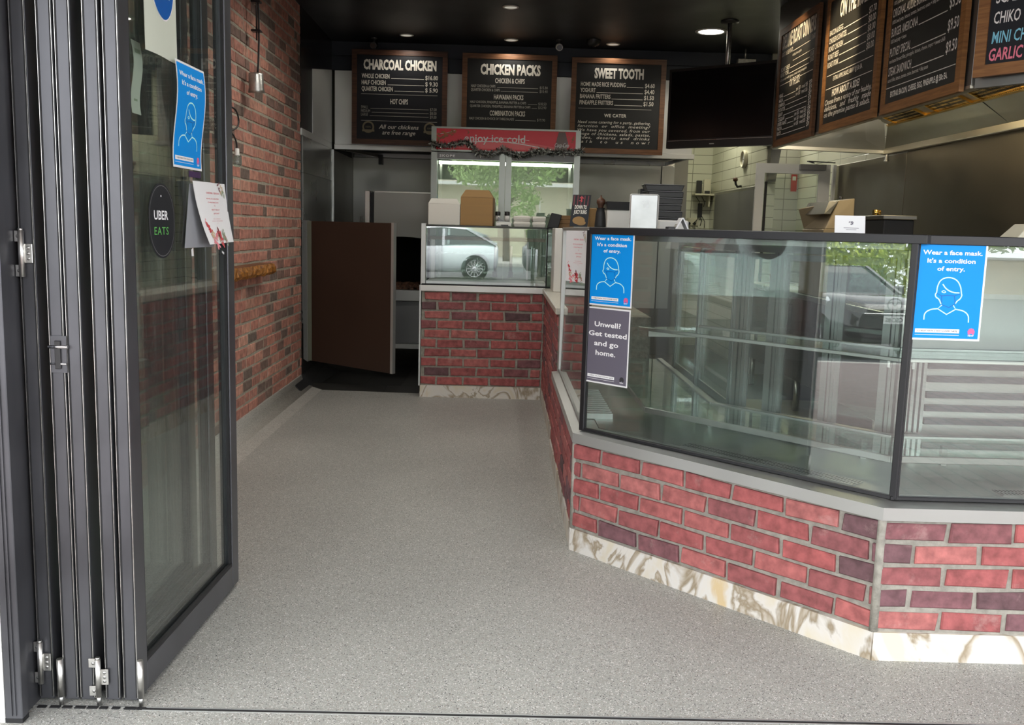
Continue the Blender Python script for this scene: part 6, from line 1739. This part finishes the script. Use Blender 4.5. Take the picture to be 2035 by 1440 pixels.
b = B(); b.rect(F, 0.012, 0.048, 0.02, 0.06, 0.0035); b.build('symbol', 'white_print', t)
t = thing('wall_bracket', 'dark steel bracket on the end of the tiled wall by the door', 'bracket', (2.46, 8.74, 1.8))
b = B(); b.hexa([(2.43, 8.68, 1.80), (2.50, 8.68, 1.80), (2.50, 8.748, 1.80), (2.43, 8.748, 1.80), (2.43, 8.62, 2.12), (2.52, 8.62, 2.12), (2.52, 8.748, 2.12), (2.43, 8.748, 2.12)]); b.build('gusset', 'steel_dark', t)
b = B(); b.box(2.38, 2.60, 8.60, 8.748, 2.12, 2.14); b.build('plate', 'steel_dark', t)
t = thing('speaker_box', 'pale steel box on the bracket between television and roast dinners board', 'box', (2.45, 8.66, 2.14))
B().box(2.39, 2.59, 8.55, 8.748, 2.141, 2.62, 0.006).build('casing', 'steel_dull', t)
t = thing('dark_panel', 'dark grey framed panel on the tiled side wall left of the door', 'wall panel', (2.41, 9.9, 1.0))
B().box(2.405, 2.42, 9.03, 10.72, 0.95, 1.775, 0.003).build('frame', 'steel_dull', t)
B().box(2.400, 2.405, 9.03, 10.66, 0.95, 1.745).build('panel', 'fridge_grey', t)
t = thing('wall_clock', 'round pale wall clock seen edge on, under the television', 'clock', (2.40, 9.5, 2.0))
B().lathe([(0.085, 0), (0.088, 0.02), (0.080, 0.038), (0.074, 0.03), (0.074, 0.012)], (2.42, 9.5, 2.06), 28, (-1, 0, 0)).build('case', 'cream_plastic', t)
B().lathe([(0, 0.013), (0.074, 0.0125)], (2.42, 9.5, 2.06), 28, (-1, 0, 0)).build('dial', 'paper', t)
b = B(); b.box(2.402, 2.405, 9.497, 9.503, 2.06, 2.11); b.box(2.402, 2.405, 9.50, 9.54, 2.057, 2.063); b.build('hand', 'dark_ink', t)
t = thing('wall_hook', 'dark coat hook with a knob above the grey wall panel', 'hook', (2.40, 9.6, 1.78))
b = B(); b.tube([(2.42, 9.6, 1.80), (2.38, 9.6, 1.79), (2.36, 9.6, 1.82), (2.355, 9.6, 1.86)], 0.012, 8); b.build('hook', 'black_plastic', t)
b = B(); b.lathe([(0, 0), (0.022, 0.008), (0.026, 0.025), (0.018, 0.042), (0, 0.048)], (2.355, 9.6, 1.84), 14); b.build('knob', 'wood_dark', t)
t = thing('router_shelf', 'small cream shelf high on the tiled rear wall, holding the router', 'shelf', (2.33, 10.9, 1.74))
B().box(2.20, 2.418, 10.80, 10.999, 1.745, 1.765, 0.002).build('board', 'cream_plastic', t)
b = B(); b.box(2.37, 2.385, 10.86, 10.999, 1.62, 1.745); b.build('bracket', 'cream_plastic', t)
t = thing('router', 'cream router standing on the small wall shelf', 'router', (2.34, 10.9, 1.765))
B().box(2.305, 2.385, 10.86, 10.90, 1.7655, 1.93, 0.006).build('body', 'cream_plastic', t)
B().box(2.315, 2.375, 10.84, 10.858, 1.7655, 1.80, 0.003).build('front_port', 'black_plastic', t)
tag(B().box(2.225, 2.285, 10.86, 10.92, 1.7655, 1.915, 0.004).build('modem_box', 'black_plastic'), 'small black modem box left of the router on the wall shelf', 'modem')
t = thing('power_strip', 'black power strip with hanging cables under the router shelf', 'power strip', (2.30, 10.98, 1.45))
B().box(2.275, 2.325, 10.965, 10.998, 1.50, 1.66, 0.004).build('strip', 'black_plastic', t)
b = B()
for i, (x0, x1, z1) in enumerate(((2.24, 2.29, 1.74), (2.31, 2.34, 1.74), (2.30, 2.31, 1.40), (2.32, 2.36, 1.38), (2.28, 2.22, 1.42))):
    z0 = 1.62 if z1 > 1.7 else 1.52
    b.tube([(x0 if z1 > 1.7 else x0, 10.97, z1 if z1 > 1.7 else z0), ((x0 + x1) / 2 + 0.02, 10.965, (z0 + z1) / 2), (x1, 10.97, z0 if z1 > 1.7 else z1)], 0.004, 6)
b.build('cable', 'black_plastic', t)
t = thing('power_outlet', 'cream power outlet with two black plugs on the rear tiles', 'power outlet', (2.20, 10.99, 1.40))
B().box(2.16, 2.29, 10.985, 10.999, 1.40, 1.49, 0.003).build('plate', 'cream_plastic', t)
b = B()
for x in (2.18, 2.245): b.cyl((x, 10.985, 1.425), (x, 10.955, 1.425), 0.016, 12)
b.build('plug', 'black_plastic', t)

# ------------------------------------------------------------------ the street that shows in the glass
def wheel(t, x, y, r, w, side, M4):
    b = B(M4); ax = (0, side, 0)
    b.lathe([(r * 0.70, w * .5), (r * 0.95, w * .5), (r, w * .3), (r, -w * .3), (r * 0.95, -w * .5), (r * 0.7, -w * .5)], (x, y, r), 28, ax)
    o = b.build('wheel', 'tyre', t)
    b = B(M4); b.lathe([(r * .72, w * .48), (r * .68, w * .52), (r * .64, w * .35)], (x, y, r), 28, ax)
    for k in range(12):
        a = 2 * math.pi * k / 12; d = Vector((math.cos(a), 0, math.sin(a)))
        b.bar(Vector((x, y + side * w * .46, r)) + d * r * .1, Vector((x, y + side * w * .46, r)) + d * r * .68, r * .085, w * .08, (0, side, 0))
    b.lathe([(r * .16, w * .50), (r * .12, w * .54), (0, w * .55)], (x, y, r), 16, ax)
    b.build('rim', 'lamp_lens', o)
    b = B(M4); b.lathe([(r * .65, w * .30), (0, w * .30)], (x, y, r), 24, ax); b.build('hub_shadow', 'black_matte', o)
def car(name, label, loc, rotz, paint, st, cab, W, wb, wr, front, pitch_=0.0):
    """st: (x, bottom, belt, halfwidth factor); cab: (x, roof) outline of the glasshouse; car points to +x"""
    t = thing(name, label, 'car', loc, rotz)
    t.rotation_euler = (0, -pitch_, rotz)
    M4 = wm(t)
    b = B(M4); rings = []
    for x, zb, zh, f in st:
        hw = W / 2 * f
        half = [(hw * .80, zb), (hw * .95, zb + .08), (hw, zb + (zh - zb) * .45), (hw * .985, zh - .10), (hw * .90, zh - .015), (hw * .5, zh + .02)]
        ring = [(x, -y, z) for y, z in half] + [(x, y, z) for y, z in half[::-1]]
        rings.append([b.v(p) for p in ring])
    for P, Q in zip(rings, rings[1:]):
        n = len(P)
        for k in range(n): b.face([P[k], P[(k + 1) % n], Q[(k + 1) % n], Q[k]], True)
    b.face(rings[0][::-1]); b.face(rings[-1])
    b.build('body', paint, t)
    belt = lambda x: next((a[2] + (c[2] - a[2]) * (x - a[0]) / (c[0] - a[0]) for a, c in zip(st, st[1:]) if a[0] <= x <= c[0]), st[-1][2])
    b = B(M4); rings = []
    for x, zr in cab:
        zb = belt(x) - .03; hw = W / 2 * .88; hr = W / 2 * (.88 - .20 * min(1, max(0.02, (zr - zb)) / .5))
        rings.append([b.v(p) for p in ((x, -hw, zb), (x, -hr, zr - .04), (x, -hr * .85, zr), (x, hr * .85, zr), (x, hr, zr - .04), (x, hw, zb))])
    for P, Q in zip(rings, rings[1:]):
        for k in range(5): b.face([P[k], P[k + 1], Q[k + 1], Q[k]], k in (1, 3))
    b.face(rings[0][::-1]); b.face(rings[-1]); b.build('windows', 'car_glass', t)
    hi = [c for c in cab if c[1] > max(z for _, z in cab) - .10]
    b = B(M4)
    for (xa, za), (xc, zc) in zip(hi, hi[1:]):
        hr = W / 2 * .70
        b.hexa([(xa, -hr, za - .03), (xc, -hr, zc - .03), (xc, hr, zc - .03), (xa, hr, za - .03), (xa, -hr * .9, za + .012), (xc, -hr * .9, zc + .012), (xc, hr * .9, zc + .012), (xa, hr * .9, za + .012)])
    b.build('roof', paint, t)
    b = B(M4)
    for (xa, za), (xc, zc) in ((cab[0], hi[0]), (hi[-1], cab[-1])):
        for s in (-1, 1): b.bar((xa, s * W / 2 * (.86 if za < zc else .70), za), (xc, s * W / 2 * (.70 if za < zc else .86), zc), .07, .05)
    xm = (hi[0][0] + hi[-1][0]) / 2
    for s in (-1, 1): b.bar((xm, s * W / 2 * .885, belt(xm)), (xm, s * W / 2 * .70, hi[0][1] - .02), .07, .03)
    b.build('pillar', paint, t)
    for x in wb:
        for s in (-1, 1):
            b = B(M4); b.lathe([(0, .0), (wr * 1.14, .0), (wr * 1.14, .012), (0, .012)], (x, s * (W / 2 * .985), wr), 26, (0, s, 0)); b.build('wheel_arch', 'black_matte', t)
            wheel(t, x, s * (W / 2 - .085), wr, .21, s, M4)
    for s in (-1, 1):
        b = B(M4); b.obox((cab[-1][0] - .45, s * (W / 2 + .09), belt(cab[-1][0]) + .08), .12, .22, .15, None, .03, 2); b.build('mirror', paint, t)
        b = B(M4); x, z, dx, hh = front['lamp']
        b.hexa([(x - dx, s * W * .48, z - hh * .1), (x + .02, s * W * .26, z - hh), (x + .03, s * W * .24, z - hh * .4), (x - dx, s * W * .485, z + hh * .5), (x - dx - .1, s * W * .45, z + hh * .1), (x - .05, s * W * .26, z - hh * .3), (x - .05, s * W * .24, z + hh * .1), (x - dx - .1, s * W * .45, z + hh)], .01); b.build('headlamp', 'lamp_lens', t)
    return t, M4, belt
t, M4, belt = car('parked_car', 'black car parked nose towards the shop, mirrored in the cut corner glass', (-13.9, -1.95, ground(-13.9, 0) - 0.13), math.radians(-10), 'car_black',
    [(-2.3, .50, .95, .78), (-2.2, .35, 1.02, .93), (-1.6, .27, 1.05, .99), (0, .25, 1.12, 1.0), (0.9, .25, 1.14, 1.0), (1.5, .26, 1.10, .98), (1.95, .27, 1.02, .93), (2.2, .28, .90, .80), (2.30, .36, .80, .66)],
    [(-2.15, 1.05), (-1.9, 1.45), (-1.3, 1.62), (-.3, 1.67), (.25, 1.63), (.55, 1.50), (1.2, 1.12)], 1.87, (-1.35, 1.42), .37, {'lamp': (2.12, .95, .45, .12)}, 0.05)
b = B(M4); b.box(2.24, 2.33, -.55, .55, .30, .42, .02); b.box(2.23, 2.32, -.45, .45, .82, .87, .01); b.build('grille', 'black_matte', t)
b = B(M4); b.box(2.28, 2.345, -.55, .55, .78, .805, .006); b.build('chrome_bar', 'chrome', t)
Fp = Frame(M4 @ Vector((2.345, -.19, .76)), M4.to_3x3() @ Vector((0, 1, 0)), UP)
b = B(); b.plate(Fp, [(0, 0), (0, .13), (.38, .13), (.38, 0)], -.01, 0); pl = b.build('number_plate', 'white_paint', t)
b = B(); b.text(Fp, 'CSC 8S', .03, .35, .10, .07, .003, bold=.02); b.build('plate_lettering', 'dark_ink', pl)
Fl = Frame(M4 @ Vector((2.338, 0, .95)), M4.to_3x3() @ Vector((0, 1, 0)), UP)
b = B(); b.ribbon(Fl, [(.13 * math.cos(i * .2618), .105 * math.sin(i * .2618)) for i in range(24)], .022, .004, True)
b.ribbon(Fl, [(-.125, -.02), (-.07, -.045), (-.03, -.03), (0, .03), (.03, -.03), (.07, -.045), (.125, -.02)], .022, .004); b.build('emblem', 'chrome', t)
for s in (-1, 1):
    b = B(M4); b.lathe([(0, .02), (.07, .01), (.085, -.03)], (2.16, s * .70, .58), 18, (1, s * .3, 0)); b.build('fog_lamp', 'lamp_lens', t)
t, M4, belt = car('parked_car', 'white car parked side on across the road, mirrored in the back case', (-2.09, -12.5, -0.13), math.radians(180), 'car_white',
    [(-2.0, .45, .90, .80), (-1.93, .30, .98, .94), (-1.3, .22, .97, 1.0), (.0, .20, .93, 1.0), (1.0, .20, .90, 1.0), (1.5, .22, .84, .97), (2.0, .25, .70, .86), (2.15, .32, .60, .70)],
    [(-1.95, .98), (-1.65, 1.25), (-1.1, 1.42), (-.4, 1.47), (.15, 1.42), (.5, 1.28), (1.15, .92)], 1.76, (-1.35, 1.33), .325, {'lamp': (2.02, .68, .35, .09)})

def foliage(name, label, cat, blobs, n, leaf, size, group=None, trunk=None, seed=1, mt2=None):
    t = thing(name, label, cat, (blobs[0][0], blobs[0][1], ground(blobs[0][0], blobs[0][1])), 0, group)
    rnd = random.Random(seed); b = B()
    tot = sum(bl[3] * bl[4] * bl[5] for bl in blobs)
    for (x, y, z, rx, ry, rz) in blobs:
        for i in range(int(n * rx * ry * rz / tot)):
            d = Vector((rnd.gauss(0, 1), rnd.gauss(0, 1), rnd.gauss(0, 1))).normalized() * rnd.uniform(.55, 1.0)
            c = Vector((x + d.x * rx, y + d.y * ry, z + d.z * rz))
            u = Vector((rnd.gauss(0, 1), rnd.gauss(0, 1), rnd.gauss(0, 1))).normalized(); v = u.orthogonal().normalized()
            s_ = size * rnd.uniform(.6, 1.3)
            b.face([b.v(c - u * s_), b.v(c + v * s_ * .45), b.v(c + u * s_), b.v(c - v * s_ * .45)])
    b.build('crown', leaf, t)
    if trunk:
        b = B()
        for pts, r in trunk: b.tube(pts, r, 10)
        b.build('trunk', 'bark', t)
    return t
foliage('street_tree', 'green street tree across the road, seen mirrored in the fridge doors', 'tree', [(-.1, -24, 4.6, 2.1, 1.6, 1.3), (-1.2, -24, 3.8, 1.2, 1.0, .8), (1.3, -24, 3.9, 1.3, 1.0, .8), (.6, -23.6, 2.5, 1.0, .8, .8), (-.2, -24, 3.1, 1.0, .8, .7)], 5200, 'leaf', .12, None,
        [([(.2, -24, -.1), (.15, -24, 1.5), (.0, -24, 3.0), (-.1, -24, 4.6)], [.16, .13, .10, .05]), ([(.1, -24, 2.2), (.8, -24, 3.2), (1.2, -24, 4.0)], [.07, .05, .03])], 3)
foliage('shrub', 'rounded green shrub beside the street tree, seen mirrored in the right fridge door', 'shrub', [(1.9, -22.6, .75, .75, .6, .8), (1.4, -22.6, 1.2, .5, .5, .6)], 1600, 'leaf', .09, None, None, 4)
foliage('hedge', 'lime green clipped hedge behind the black car', 'hedge', [(-21, y, ground(-21, 0) + 1.3, .8, 1.2, 1.2) for y in (-9, -7.5, -6, -4.5, -3, -1.5, 0, 1.5)], 15000, 'leaf_lime', .09, None, None, 5)
foliage('hedge', 'green hedge on top of the brown garden wall across the road', 'hedge', [(x, -22.2, 1.75, 1.3, .5, .55) for x in (6, 8, 10, 12, 14, 16)], 3600, 'leaf', .10, None, None, 6)
foliage('tree', 'broad dark tree beyond the lime hedge, left of the shop', 'tree', [(-29, -8, 3.0, 2.5, 3.2, 3.4), (-29, -2, 3.2, 2.5, 3.4, 3.6), (-29, 4, 3.0, 2.5, 3.2, 3.4)], 9000, 'leaf', .22, None,
        [([(-29, -2, -1.6), (-29, -2, 0.5), (-29, -2.2, 3)], [.3, .24, .12])], 12)
grey, M4, belt = car('parked_car', 'dark grey car parked behind the white car across the road', (2.75, -12.6, -0.13), 0, 'fridge_grey',
    [(-2.15, .45, .90, .80), (-2.05, .30, .98, .94), (-1.3, .22, .97, 1.0), (.0, .20, .93, 1.0), (1.0, .20, .90, 1.0), (1.5, .22, .84, .97), (2.0, .25, .70, .86), (2.15, .32, .60, .70)],
    [(-2.05, .98), (-1.75, 1.25), (-1.15, 1.42), (-.4, 1.47), (.15, 1.42), (.5, 1.28), (1.15, .92)], 1.76, (-1.35, 1.33), .325, {'lamp': (2.02, .68, .35, .09)})
t = thing('garden_wall', 'brown garden wall across the road under the green hedge', 'garden wall', (11, -21.8, 0))
B().box(4.8, 18, -22.0, -21.8, 0, 1.0).build('wall', 'house_brown', t); B().box(4.75, 18.05, -22.05, -21.75, 1.0, 1.06).build('coping', 'concrete', t)
t = thing('shop_building', 'low cream building with brown bands across the road', 'building', (0, -30, 0))
B().box(-14, 16, -34, -30, 0, 4.9).build('wall', 'house_cream', t)
B().box(-14.2, 16.2, -30.15, -30, 3.6, 4.9).build('fascia', 'house_brown', t)
B().box(-14.3, 16.3, -31.5, -29.0, 3.35, 3.5).build('canopy', 'white_paint', t)
for x in (-9, -4.5, 3.2, 7.8):
    w_ = B().box(x - 1.5, x + 1.5, -30.06, -30.001, .7, 2.7).build('window', 'window_dark', t)
    b = B()
    for xx in (x - 1.5, x, x + 1.44): b.box(xx, xx + .06, -30.07, -29.99, .7, 2.7)
    b.build('mullion', 'white_paint', w_)
